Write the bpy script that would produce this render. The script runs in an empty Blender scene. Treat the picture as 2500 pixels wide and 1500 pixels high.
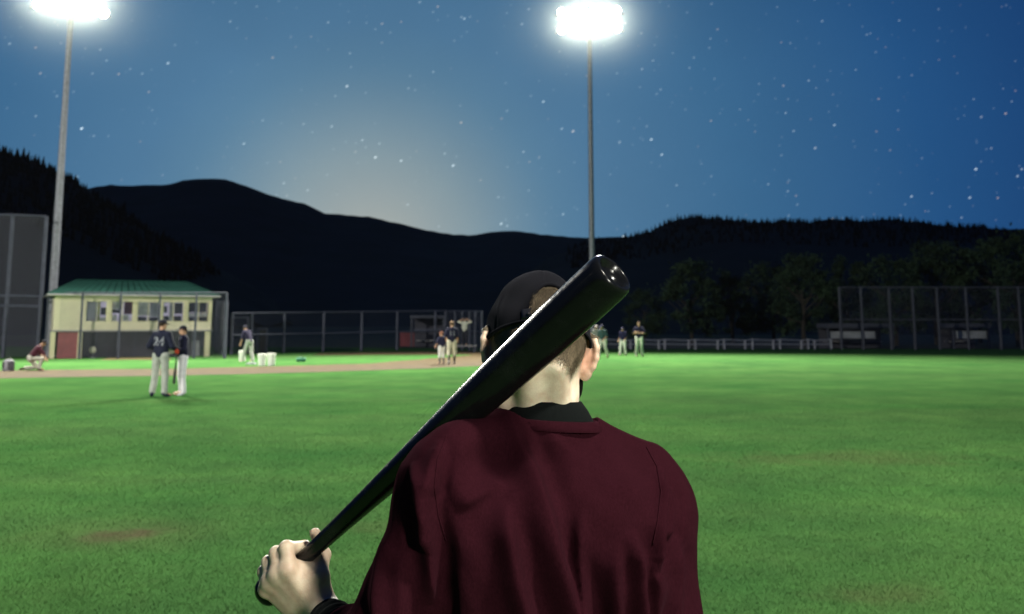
import bpy, math, random
import numpy as np
from mathutils import Vector, Matrix
from mathutils.bvhtree import BVHTree

random.seed(7)
rng = np.random.default_rng(7)
scene = bpy.context.scene
COL = scene.collection
R = math.radians

# ------------------------------------------------------------------ camera
CAM = np.array((0.0, 0.0, 1.70))
TILT = R(8.0)
FPX = 2400.0                      # focal length in pixels of the 2500 px wide photograph
HORIZON = 790.0
PRINC = HORIZON - FPX * math.tan(TILT)
cam_d = bpy.data.cameras.new('camera')
cam = bpy.data.objects.new('camera', cam_d)
COL.objects.link(cam)
cam.location = CAM
cam.rotation_euler = (R(90) + TILT, 0, 0)
cam_d.sensor_width = 36.0
cam_d.lens = 36.0 * FPX / 2500.0
cam_d.shift_y = -(750.0 - PRINC) / 2500.0
cam_d.clip_start = 0.05
cam_d.clip_end = 6000
cam_d.dof.use_dof = True
cam_d.dof.focus_distance = 1.50
cam_d.dof.aperture_fstop = 7.6
cam_d.dof.aperture_blades = 0
scene.camera = cam


def P(u, v, Y):
    """the point at depth Y (metres along +Y) that a ray through photo pixel (u, v) meets"""
    c, s = math.cos(TILT), math.sin(TILT)
    a = (u - 1250.0) / FPX
    b = (PRINC - v) / FPX
    d = np.array((a, c - s * b, s + c * b))
    return CAM + d * (Y / d[1])


def G(u, v, z=0.0):
    """ground point under photo pixel (u, v)"""
    q = P(u, v, 1.0) - CAM
    return CAM + q * ((z - CAM[2]) / q[2])


# ------------------------------------------------------------------ world, exposure
world = bpy.data.worlds.new('World')
scene.world = world
world.use_nodes = True
scene.view_settings.view_transform = 'Standard'
scene.view_settings.look = 'None'
scene.view_settings.exposure = 0.0
scene.view_settings.gamma = 1.0
scene.view_settings.use_curve_mapping = False
scene.render.engine = 'CYCLES'
scene.cycles.use_denoising = True
scene.cycles.max_bounces = 6
scene.cycles.diffuse_bounces = 3
scene.cycles.glossy_bounces = 3
scene.cycles.transparent_max_bounces = 24
scene.cycles.volume_bounces = 0
scene.cycles.sample_clamp_indirect = 4.0
scene.cycles.blur_glossy = 0.5


class NT:
    def __init__(self, tree):
        self.t = tree
        self.t.nodes.clear()

    def n(self, kind, ins=None, **props):
        nd = self.t.nodes.new(kind)
        for k, v in props.items():
            setattr(nd, k, v)
        for k, v in (ins or {}).items():
            self.set(nd.inputs[k], v)
        return nd

    def set(self, sock, v):
        if isinstance(v, bpy.types.NodeSocket):
            self.t.links.new(v, sock)
        elif isinstance(v, bpy.types.Node):
            self.t.links.new(v.outputs[0], sock)
        else:
            sock.default_value = v

    def math(self, op, a, b=None, c=None, clamp=False):
        nd = self.t.nodes.new('ShaderNodeMath')
        nd.operation = op
        nd.use_clamp = clamp
        for i, v in enumerate((a, b, c)):
            if v is not None:
                self.set(nd.inputs[i], v)
        return nd.outputs[0]

    def vmath(self, op, a, b=None, scale=None):
        nd = self.t.nodes.new('ShaderNodeVectorMath')
        nd.operation = op
        self.set(nd.inputs[0], a)
        if b is not None:
            self.set(nd.inputs[1], b)
        if scale is not None:
            self.set(nd.inputs['Scale'], scale)
        return nd.outputs['Value'] if op in ('DOT_PRODUCT', 'LENGTH', 'DISTANCE') else nd.outputs['Vector']

    def maprange(self, v, a, b, c=0.0, d=1.0, smooth=False):
        nd = self.t.nodes.new('ShaderNodeMapRange')
        nd.interpolation_type = 'SMOOTHSTEP' if smooth else 'LINEAR'
        self.set(nd.inputs[0], v)
        for i, x in zip((1, 2, 3, 4), (a, b, c, d)):
            self.set(nd.inputs[i], x)
        return nd.outputs[0]

    def mix(self, f, a, b, blend='MIX'):
        nd = self.t.nodes.new('ShaderNodeMix')
        nd.data_type = 'RGBA'
        nd.blend_type = blend
        self.set(nd.inputs[0], f)
        for s, v in ((nd.inputs[6], a), (nd.inputs[7], b)):
            if isinstance(v, tuple) and len(v) == 3:
                v = (*v, 1.0)
            self.set(s, v)
        return nd.outputs[2]

    def noise(self, vec, scale, detail=3.0, rough=0.55, dim='3D'):
        nd = self.n('ShaderNodeTexNoise', noise_dimensions=dim)
        self.set(nd.inputs['Scale'], scale)
        self.set(nd.inputs['Detail'], detail)
        self.set(nd.inputs['Roughness'], rough)
        if vec is not None:
            self.set(nd.inputs['Vector'], vec)
        return nd.outputs['Fac']


def unit(v):
    v = np.asarray(v, float)
    return v / np.linalg.norm(v)


def build_world():
    t = NT(world.node_tree)
    tc = t.n('ShaderNodeTexCoord')
    d = t.vmath('NORMALIZE', tc.outputs['Generated'])
    glow_dir = tuple(unit(P(905, 630, 1.0) - CAM))
    high_dir = tuple(unit(P(2450, -150, 1.0) - CAM))
    # angular distance from the set sun's afterglow (chord length), flattened vertically
    chord = t.vmath('DISTANCE', d, glow_dir)
    base_f = t.maprange(chord, 0.10, 0.72)
    ramp = t.n('ShaderNodeValToRGB', {0: base_f})
    el = ramp.color_ramp.elements
    el[0].position, el[0].color = 0.0, (0.160, 0.300, 0.400, 1)
    el[1].position, el[1].color = 1.0, (0.0065, 0.042, 0.165, 1)
    for p_, c_ in ((0.22, (0.090, 0.218, 0.372, 1)), (0.45, (0.050, 0.160, 0.315, 1)), (0.72, (0.019, 0.092, 0.248, 1))):
        e = el.new(p_)
        e.color = c_
    warm = t.math('POWER', t.maprange(chord, 0.20, 0.0), 1.6)
    col = t.mix(t.math('MULTIPLY', warm, 0.78), ramp.outputs[0], (0.62, 0.60, 0.50))
    # deeper blue toward the zenith everywhere
    sep = t.n('ShaderNodeSeparateXYZ', {0: d})
    zen = t.maprange(sep.outputs[2], 0.25, 1.0)
    col = t.mix(t.math('MULTIPLY', zen, 0.6), col, (0.004, 0.022, 0.09))
    # thin uneven airglow
    nz = t.noise(d, 3.2, 4.0)
    col = t.mix(0.35, col, t.mix(t.maprange(nz, 0.35, 0.65), (0.86, 0.86, 0.86), (1.14, 1.14, 1.14)), 'MULTIPLY')
    # stars: short slanted trails
    ax = tuple(unit((0.80, 0.0, 0.60)))
    prj = t.vmath('DOT_PRODUCT', d, ax)
    dd = t.vmath('SUBTRACT', d, t.vmath('SCALE', ax, scale=t.math('MULTIPLY', prj, 0.50)))
    total = None
    for sc, rad, amp in ((54.0, 0.0010, 2.0), (96.0, 0.0009, 1.1), (150.0, 0.0008, 0.6)):
        vo = t.n('ShaderNodeTexVoronoi', {'Vector': dd, 'Scale': sc}, feature='F1')
        dist = t.math('DIVIDE', vo.outputs['Distance'], sc)
        core = t.math('POWER', t.maprange(dist, 0.0, rad, 1.0, 0.0), 0.7)
        rs = t.n('ShaderNodeSeparateColor', {0: vo.outputs['Color']})
        br = t.math('POWER', rs.outputs[0], 2.2)
        s = t.math('MULTIPLY', t.math('MULTIPLY', core, br), amp)
        tint = t.mix(t.maprange(rs.outputs[1], 0.72, 0.95), (0.80, 0.95, 1.0), (1.0, 0.70, 0.45))
        c = t.mix(1.0, tint, s, 'MULTIPLY')
        total = c if total is None else t.mix(1.0, total, c, 'ADD')
    col = t.mix(1.0, col, total, 'ADD')
    # below the horizon the ground takes over
    bg = t.n('ShaderNodeBackground', {'Color': col, 'Strength': 0.88})
    t.n('ShaderNodeOutputWorld', {0: bg})


build_world()


def aim(o, target):
    o.rotation_euler = (Vector(target) - Vector(o.location)).to_track_quat('-Z', 'Y').to_euler()


def spot(name, loc, target, power, color, size=1.0, angle=150, blend=0.6):
    l = bpy.data.lights.new(name, 'SPOT')
    l.energy = power
    l.color = color
    l.spot_size = R(angle)
    l.spot_blend = blend
    l.shadow_soft_size = size
    o = bpy.data.objects.new(name, l)
    COL.objects.link(o)
    o.location = loc
    aim(o, target)
    return o


LAMP_COL = (1.0, 0.98, 0.86)
LEFT_BASE = np.array((*G(119, 872)[:2], 0.0))
LEFT_TOP = P(166, 8, LEFT_BASE[1])
RIGHT_BASE = np.array((*P(1447, 790, 61.0)[:2], 0.0))
RIGHT_TOP = P(1441, 60, RIGHT_BASE[1])
NEAR_BASE = np.array((14.4, -9.5, 0.0))       # the tower behind the photographer that lights the batter's back
NEAR_TOP = NEAR_BASE + (0, 0, 25.4)
BACK_BASE = np.array((18.6, -30.5, 0.0))       # added unseen tower to brighten the batter's neck, farther behind the photographer
BACK_TOP = BACK_BASE + (0, 0, 11.0)
SIDE_BASE = np.array((-45.0, -8.0, 0.0))        # added unseen tower to light the clubhouse front and left players
SIDE_TOP = SIDE_BASE + (0, 0, 20.0)
POW_RIGHT, POW_LEFT, POW_NEAR, POW_BACK, POW_SIDE = 185e3, 138e3, 78e3, 58e3, 128e3
GLOW_HAZE = 1.0e-5


# ------------------------------------------------------------------ materials
def mat(name, color, rough=0.7, var=0.0, scale=20.0, spec=0.5, metal=0.0, bump=0.0, bscale=None, sheen=0.0, coat=0.0, color2=None,
        detail=4.0, alpha_fn=None, sss=0.0):
    m = bpy.data.materials.new(name)
    m.use_nodes = True
    t = NT(m.node_tree)
    tc = t.n('ShaderNodeTexCoord')
    v = tc.outputs['Object']
    b = t.n('ShaderNodeBsdfPrincipled')
    c = (*color, 1.0)
    if var > 0 or color2:
        f = t.noise(v, scale, detail)
        f = t.maprange(f, 0.3, 0.7)
        lo = tuple(x * (1 - var) for x in color)
        hi = color2 or tuple(min(1.0, x * (1 + var)) for x in color)
        c = t.mix(f, lo, hi)
    t.set(b.inputs['Base Color'], c)
    b.inputs['Roughness'].default_value = rough
    b.inputs['Specular IOR Level'].default_value = spec
    b.inputs['Metallic'].default_value = metal
    if sheen:
        b.inputs['Sheen Weight'].default_value = sheen
        b.inputs['Sheen Roughness'].default_value = 0.4
    if coat:
        b.inputs['Coat Weight'].default_value = coat
        b.inputs['Coat Roughness'].default_value = 0.08
    if sss:
        b.inputs['Subsurface Weight'].default_value = sss
        b.inputs['Subsurface Radius'].default_value = (0.012, 0.005, 0.003)
        b.inputs['Subsurface Scale'].default_value = 0.6
    if bump:
        nz = t.noise(v, bscale or scale, 4.0)
        bp = t.n('ShaderNodeBump', {'Height': nz, 'Strength': bump, 'Distance': 0.01})
        t.set(b.inputs['Normal'], bp.outputs[0])
    t.n('ShaderNodeOutputMaterial', {0: b})
    return m


def mat_mesh_wire(name, color, pitch, wire, rough=0.5, metal=0.3):
    """woven diamond wire: the holes are see-through"""
    m = bpy.data.materials.new(name)
    m.use_nodes = True
    t = NT(m.node_tree)
    uv = t.n('ShaderNodeUVMap')
    sp = t.n('ShaderNodeSeparateXYZ', {0: uv.outputs[0]})
    a = t.math('ABSOLUTE', t.math('SUBTRACT', t.math('FRACT', t.math('DIVIDE', t.math('ADD', sp.outputs[0], sp.outputs[1]), pitch)), 0.5))
    b_ = t.math('ABSOLUTE', t.math('SUBTRACT', t.math('FRACT', t.math('DIVIDE', t.math('SUBTRACT', sp.outputs[0], sp.outputs[1]), pitch)), 0.5))
    w = 0.5 - wire / pitch
    f = t.math('MAXIMUM', t.math('GREATER_THAN', a, w), t.math('GREATER_THAN', b_, w))
    b = t.n('ShaderNodeBsdfPrincipled', {'Base Color': (*color, 1), 'Roughness': rough, 'Metallic': metal})
    tr = t.n('ShaderNodeBsdfTransparent')
    mx = t.n('ShaderNodeMixShader', {0: f, 1: tr, 2: b})
    t.n('ShaderNodeOutputMaterial', {0: mx})
    return m


def mat_emit(name, color, strength):
    m = bpy.data.materials.new(name)
    m.use_nodes = True
    t = NT(m.node_tree)
    e = t.n('ShaderNodeEmission', {'Color': (*color, 1), 'Strength': strength})
    t.n('ShaderNodeOutputMaterial', {0: e})
    return m


def mat_grass(name, blades=False):
    m = bpy.data.materials.new(name)
    m.use_nodes = True
    t = NT(m.node_tree)
    geo = t.n('ShaderNodeNewGeometry')
    pos = geo.outputs['Position']
    big = t.noise(pos, 0.09, 3.0)
    mid = t.noise(pos, 0.55, 4.0)
    fine = t.noise(pos, 4.5, 5.0, 0.65)
    vfine = t.noise(pos, 38.0, 3.0, 0.7)
    # mowing runs: faint bands across the field
    st = t.vmath('MULTIPLY', pos, (0.05, 0.42, 1.0))
    band = t.noise(st, 1.0, 3.0)
    g = t.mix(t.maprange(mid, 0.32, 0.68), (0.042, 0.128, 0.036), (0.063, 0.155, 0.044))
    g = t.mix(t.math('MULTIPLY', t.maprange(band, 0.42, 0.68), 0.6), g, (0.070, 0.142, 0.047))
    g = t.mix(t.math('MULTIPLY', t.maprange(fine, 0.52, 0.74), 0.25), g, (0.078, 0.112, 0.045))
    soft1 = t.noise(pos, 0.34, 4.0, 0.6)
    soft2 = t.noise(pos, 1.5, 4.0, 0.6)
    g = t.mix(1.0, g, t.mix(t.maprange(soft1, 0.32, 0.68), (0.80, 0.82, 0.86), (1.22, 1.17, 1.12)), 'MULTIPLY')
    g = t.mix(1.0, g, t.mix(t.maprange(soft2, 0.30, 0.70), (0.84, 0.84, 0.88), (1.16, 1.14, 1.10)), 'MULTIPLY')
    g = t.mix(t.math('MULTIPLY', t.maprange(big, 0.35, 0.7), 0.3), g, (0.044, 0.118, 0.030))
    if not blades:
        g = t.mix(0.55, g, t.mix(t.maprange(vfine, 0.3, 0.7), (0.75, 0.75, 0.75), (1.15, 1.15, 1.15)), 'MULTIPLY')
    # worn brown patch in the near turf
    c = G(300, 1305)
    off = t.vmath('SUBTRACT', pos, tuple(c))
    off = t.vmath('MULTIPLY', off, (1.35, 1.7, 0.0))
    wob = t.n('ShaderNodeTexNoise', {'Vector': pos, 'Scale': 2.6, 'Detail': 4.0})
    off = t.vmath('ADD', off, t.vmath('SCALE', t.vmath('SUBTRACT', wob.outputs['Color'], (0.5, 0.5, 0.5)), scale=0.9))
    rr = t.vmath('LENGTH', t.vmath('MULTIPLY', off, (1, 1, 0)))
    worn = t.math('MULTIPLY', t.maprange(rr, 0.12, 0.62, 1.0, 0.0, True), t.maprange(fine, 0.30, 0.55, 0.35, 1.0))
    soft = t.math('MULTIPLY', t.maprange(rr, 0.3, 1.5, 1.0, 0.0, True), 0.40)
    g = t.mix(soft, g, (0.085, 0.105, 0.045))
    g = t.mix(t.math('MULTIPLY', worn, 0.85), g, (0.088, 0.072, 0.044))
    for (px, py, sx, sy) in ((2050, 1120, 0.22, 0.5), (1000, 1290, 0.7, 1.2), (2150, 1450, 0.9, 1.3)):
        c2 = G(px, py)
        o2 = t.vmath('MULTIPLY', t.vmath('SUBTRACT', pos, tuple(c2)), (sx, sy, 0))
        o2 = t.vmath('ADD', o2, t.vmath('SCALE', t.vmath('SUBTRACT', wob.outputs['Color'], (0.5, 0.5, 0.5)), scale=0.9))
        r2 = t.vmath('LENGTH', t.vmath('MULTIPLY', o2, (1, 1, 0)))
        g = t.mix(t.math('MULTIPLY', t.maprange(r2, 0.0, 0.6, 1.0, 0.0, True), 0.40), g, (0.095, 0.100, 0.045))
    if not blades:
        g = t.mix(1.0, g, (0.76, 0.76, 0.76), 'MULTIPLY')
    if blades:
        at = t.n('ShaderNodeAttribute', attribute_name='blade')
        g = t.mix(1.0, g, t.mix(at.outputs['Fac'], (1.08, 1.07, 1.0), (1.78, 1.70, 1.9)), 'MULTIPLY')
    b = t.n('ShaderNodeBsdfPrincipled', {'Base Color': g, 'Roughness': 1.0, 'Specular IOR Level': 0.0})
    if not blades:
        h = t.math('ADD', t.math('MULTIPLY', fine, 0.6), t.math('MULTIPLY', vfine, 0.5))
        bp = t.n('ShaderNodeBump', {'Height': h, 'Strength': 0.22, 'Distance': 0.04})
        t.set(b.inputs['Normal'], bp.outputs[0])
    else:
        tl = t.n('ShaderNodeBsdfTranslucent', {'Color': g})
        b = t.n('ShaderNodeMixShader', {0: 0.38, 1: b, 2: tl})
    t.n('ShaderNodeOutputMaterial', {0: b})
    return m


def mat_fabric(name, color, var=0.25, thread=900.0, rough=0.85, sheen=0.25, bump=0.15, sheen_tint=None):
    m = bpy.data.materials.new(name)
    m.use_nodes = True
    t = NT(m.node_tree)
    tc = t.n('ShaderNodeTexCoord')
    v = tc.outputs['Object']
    n1 = t.noise(t.vmath('MULTIPLY', v, (1.0, 1.0, 0.35)), thread, 2.0, 0.7)
    n2 = t.noise(v, 14.0, 4.0)
    lo = tuple(x * (1 - var) for x in color)
    hi = tuple(x * (1 + var) for x in color)
    c = t.mix(t.maprange(n1, 0.3, 0.7), lo, hi)
    c = t.mix(0.3, c, t.mix(t.maprange(n2, 0.35, 0.65), (0.75, 0.75, 0.75), (1.2, 1.2, 1.2)), 'MULTIPLY')
    b = t.n('ShaderNodeBsdfPrincipled', {'Base Color': c, 'Roughness': 1.0, 'Specular IOR Level': 0.0})
    b.inputs['Sheen Weight'].default_value = sheen
    b.inputs['Sheen Roughness'].default_value = 0.5
    if sheen_tint:
        b.inputs['Sheen Tint'].default_value = (*sheen_tint, 1)
    bp = t.n('ShaderNodeBump', {'Height': n1, 'Strength': bump, 'Distance': 0.002})
    t.set(b.inputs['Normal'], bp.outputs[0])
    t.n('ShaderNodeOutputMaterial', {0: b})
    return m


def mat_skin(name, color=(0.74, 0.635, 0.50), red=(0.46, 0.24, 0.16)):
    m = bpy.data.materials.new(name)
    m.use_nodes = True
    t = NT(m.node_tree)
    tc = t.n('ShaderNodeTexCoord')
    v = tc.outputs['Object']
    n1 = t.noise(v, 38.0, 5.0)
    n2 = t.noise(v, 420.0, 3.0)
    flush = t.n('ShaderNodeAttribute', attribute_name='flush')
    c = t.mix(t.maprange(n1, 0.35, 0.68), color, tuple(0.5 * (a + b) for a, b in zip(color, red)))
    c = t.mix(0.25, c, t.mix(t.maprange(n2, 0.3, 0.7), (0.8, 0.78, 0.75), (1.15, 1.15, 1.15)), 'MULTIPLY')
    c = t.mix(flush.outputs['Fac'], c, red)
    tan = t.n('ShaderNodeAttribute', attribute_name='tan')
    c = t.mix(tan.outputs['Fac'], c, t.mix(t.maprange(n1, 0.32, 0.7), (0.40, 0.325, 0.235), (0.30, 0.205, 0.145)))
    b = t.n('ShaderNodeBsdfPrincipled', {'Base Color': c, 'Roughness': 0.55, 'Specular IOR Level': 0.4})
    b.inputs['Subsurface Weight'].default_value = 0.15
    b.inputs['Subsurface Radius'].default_value = (0.9, 0.35, 0.2)
    b.inputs['Subsurface Scale'].default_value = 0.006
    h = t.math('ADD', t.math('MULTIPLY', n1, 0.5), t.math('MULTIPLY', n2, 0.25))
    bp = t.n('ShaderNodeBump', {'Height': h, 'Strength': 0.35, 'Distance': 0.004})
    t.set(b.inputs['Normal'], bp.outputs[0])
    t.n('ShaderNodeOutputMaterial', {0: b})
    return m


M = {}
M['grass'] = mat_grass('turf')
M['blades'] = mat_grass('grass blades', True)
M['dirt'] = mat('infield clay', (0.048, 0.031, 0.0095), 0.95, 0.3, 1.6, 0.2, bump=0.4, bscale=9)
M['tan_dirt'] = mat('dry tan soil', (0.085, 0.068, 0.027), 0.95, 0.3, 2.0, 0.2)
M['forest_floor'] = mat('forest floor', (0.02, 0.028, 0.014), 0.95, 0.5, 0.8, 0.1)
M['hill'] = mat('wooded hillside', (0.0028, 0.0026, 0.0056), 0.95, 0.4, 0.05, 0.1)
M['rock_hill'] = mat('far mountain', (0.0028, 0.0028, 0.0064), 0.95, 0.4, 0.02, 0.1, color2=(0.0065, 0.0068, 0.0145))
M['steel'] = mat('galvanised steel', (0.20, 0.205, 0.235), 0.6, 0.2, 6.0, 0.5, 0.35)
M['fence_steel'] = mat('weathered fence steel', (0.058, 0.063, 0.090), 0.7, 0.2, 4.0, 0.4, 0.2)
M['dim_steel'] = mat('dull fence steel', (0.05, 0.054, 0.07), 0.75, 0.2, 4.0, 0.3, 0.1)
M['link'] = mat_mesh_wire('chain link', (0.09, 0.095, 0.13), 0.075, 0.0020)
M['net'] = mat_mesh_wire('backstop netting', (0.11, 0.11, 0.14), 0.06, 0.0034, 0.8, 0.0)
M['dense_link'] = mat_mesh_wire('dense chain link', (0.10, 0.105, 0.14), 0.06, 0.0036)
M['cream'] = mat('cream painted boards', (0.64, 0.575, 0.42), 0.8, 0.05, 2.0)
M['cream_trim'] = mat('cream trim', (0.60, 0.55, 0.35), 0.6, 0.05, 3.0)
M['red_panel'] = mat('red painted boards', (0.27, 0.075, 0.078), 0.7, 0.12, 3.0)
M['green_roof'] = mat('green metal roof', (0.0055, 0.036, 0.027), 0.9, 0.12, 1.5, 0.1)
M['grey_beam'] = mat('grey timber', (0.25, 0.24, 0.24), 0.7, 0.15, 3.0)
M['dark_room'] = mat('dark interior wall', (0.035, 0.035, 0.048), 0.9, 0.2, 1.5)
M['dark_mesh'] = mat_mesh_wire('dugout screen', (0.09, 0.09, 0.11), 0.05, 0.0035, 0.7, 0.0)
M['room'] = mat('pale room wall', (0.62, 0.58, 0.66), 0.9, 0.15, 1.2)
M['curtain'] = mat('pale curtain', (0.78, 0.75, 0.72), 0.9, 0.2, 5.0)
M['yellow'] = mat('yellow green plastic', (0.40, 0.42, 0.06), 0.5)
M['maroon_cloth'] = mat('dark red cloth', (0.13, 0.025, 0.04), 0.9)
M['white_paint'] = mat('white paint', (0.75, 0.74, 0.70), 0.5)
M['white_plastic'] = mat('white plastic', (0.80, 0.80, 0.74), 0.4, 0.03, 8)
M['grey_bag'] = mat('grey nylon', (0.22, 0.21, 0.24), 0.8, 0.25, 25)
M['dark'] = mat('near black plastic', (0.012, 0.012, 0.014), 0.5)
M['glass'] = None
M['bark'] = mat('bark', (0.022, 0.018, 0.013), 0.9, 0.3, 8)
M['leaf'] = mat('broad leaves', (0.017, 0.034, 0.016), 0.8, 0.5, 0.9, 0.2)
M['needle'] = mat('conifer needles', (0.0045, 0.0055, 0.0065), 0.85, 0.4, 0.4, 0.1)
M['lamp'] = mat_emit('lit floodlight lens', LAMP_COL, 8.0)
M['shirt'] = mat_fabric('maroon jersey knit', (0.0180, 0.0040, 0.0066), 0.24, 520, 0.85, 0.02, 0.12, (0.55, 0.25, 0.35))
M['under'] = mat_fabric('black undershirt knit', (0.0055, 0.0065, 0.0065), 0.3, 900, 0.85, 0.02, 0.2)
M['cap'] = mat_fabric('black cap twill', (0.0070, 0.0070, 0.0088), 0.35, 1400, 0.9, 0.06, 0.5, (0.5, 0.5, 0.6))
M['cap_plastic'] = mat('black strap plastic', (0.012, 0.012, 0.014), 0.4)
M['skin'] = mat_skin('skin')
M['far_skin'] = mat('tanned skin', (0.42, 0.24, 0.15), 0.6)
M['pants'] = mat_fabric('dark trousers', (0.03, 0.03, 0.035), 0.2)
M['shoe'] = mat('black leather', (0.012, 0.012, 0.013), 0.4)


def hair_mat(name, lo, hi):
    m = bpy.data.materials.new(name)
    m.use_nodes = True
    t = NT(m.node_tree)
    at = t.n('ShaderNodeAttribute', attribute_name='strand')
    b = t.n('ShaderNodeBsdfPrincipled', {'Base Color': t.mix(at.outputs['Fac'], lo, hi), 'Roughness': 0.6, 'Specular IOR Level': 0.15})
    t.n('ShaderNodeOutputMaterial', {0: b})
    return m


M['hair'] = hair_mat('short brown hair', (0.040, 0.030, 0.019), (0.26, 0.20, 0.13))
M['jaw_shade'] = mat('dark beard', (0.006, 0.005, 0.004), 0.9, 0.3, 300, 0.1)  # near-black colour standing for the shade on the jaw


def glass_mat():
    m = bpy.data.materials.new('window glass')
    m.use_nodes = True
    t = NT(m.node_tree)
    tr = t.n('ShaderNodeBsdfTransparent', {0: (0.86, 0.88, 0.90, 1)})
    gl = t.n('ShaderNodeBsdfGlossy', {'Color': (1, 1, 1, 1), 'Roughness': 0.03})
    fr = t.n('ShaderNodeFresnel', {'IOR': 1.45})
    mx = t.n('ShaderNodeMixShader', {0: fr, 1: tr, 2: gl})
    t.n('ShaderNodeOutputMaterial', {0: mx})
    return m


M['glass'] = glass_mat()


def bat_mat():
    m = bpy.data.materials.new('black lacquered wood')
    m.use_nodes = True
    t = NT(m.node_tree)
    tc = t.n('ShaderNodeTexCoord')
    v = tc.outputs['Object']
    n1 = t.noise(v, 120.0, 4.0)
    n2 = t.noise(v, 22.0, 5.0, 0.7)
    n3 = t.noise(v, 700.0, 2.0)
    c = t.mix(t.maprange(n2, 0.5, 0.75), (0.004, 0.0042, 0.0046), (0.008, 0.0085, 0.0085))
    rg = t.maprange(t.math('ADD', t.math('MULTIPLY', n1, 0.5), t.math('MULTIPLY', n2, 0.5)), 0.38, 0.66, 0.14, 0.30)
    b = t.n('ShaderNodeBsdfPrincipled', {'Base Color': c, 'Roughness': rg, 'Specular IOR Level': 0.16})
    b.inputs['Coat Weight'].default_value = 0.06
    b.inputs['Coat Roughness'].default_value = 0.12
    h = t.math('ADD', t.math('MULTIPLY', n1, 0.6), t.math('MULTIPLY', n3, 0.3))
    bp = t.n('ShaderNodeBump', {'Height': h, 'Strength': 0.12, 'Distance': 0.002})
    t.set(b.inputs['Normal'], bp.outputs[0])
    t.n('ShaderNodeOutputMaterial', {0: b})
    return m


M['bat'] = bat_mat()


# ------------------------------------------------------------------ object helpers
def origin(o):
    v = np.zeros(3)
    while o is not None:
        v = v + np.array(o.location)
        o = o.parent
    return v


def tag(o, label=None, cat=None, group=None, kind=None):
    if label:
        o['label'] = label
    if cat:
        o['category'] = cat
    if group:
        o['group'] = group
    if kind:
        o['kind'] = kind
    return o


def thing(name, loc, label, cat, group=None):
    o = bpy.data.objects.new(name, None)
    o.empty_display_size = 0.2
    COL.objects.link(o)
    o.location = tuple(float(x) for x in loc)
    return tag(o, label, cat, group)


def mesh_data(name, verts, faces, material=None, smooth=False):
    me = bpy.data.meshes.new(name)
    verts = np.asarray(verts, float)
    if isinstance(faces, np.ndarray):
        n, k = faces.shape
        me.vertices.add(len(verts))
        me.vertices.foreach_set('co', verts.astype(np.float32).ravel())
        me.loops.add(n * k)
        me.loops.foreach_set('vertex_index', faces.astype(np.int32).ravel())
        me.polygons.add(n)
        me.polygons.foreach_set('loop_start', np.arange(0, n * k, k, dtype=np.int32))
        me.update(calc_edges=True)
        me.validate()
    else:
        me.from_pydata([tuple(v) for v in verts], [], faces)
        me.update()
    if material:
        me.materials.append(material)
    if smooth:
        me.polygons.foreach_set('use_smooth', np.ones(len(me.polygons), bool))
        if smooth is not True:
            me.set_sharp_from_angle(angle=R(smooth))
    return me


def obj(name, me, parent=None):
    o = bpy.data.objects.new(name, me)
    COL.objects.link(o)
    if parent is not None:
        o.parent = parent
    return o


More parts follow.
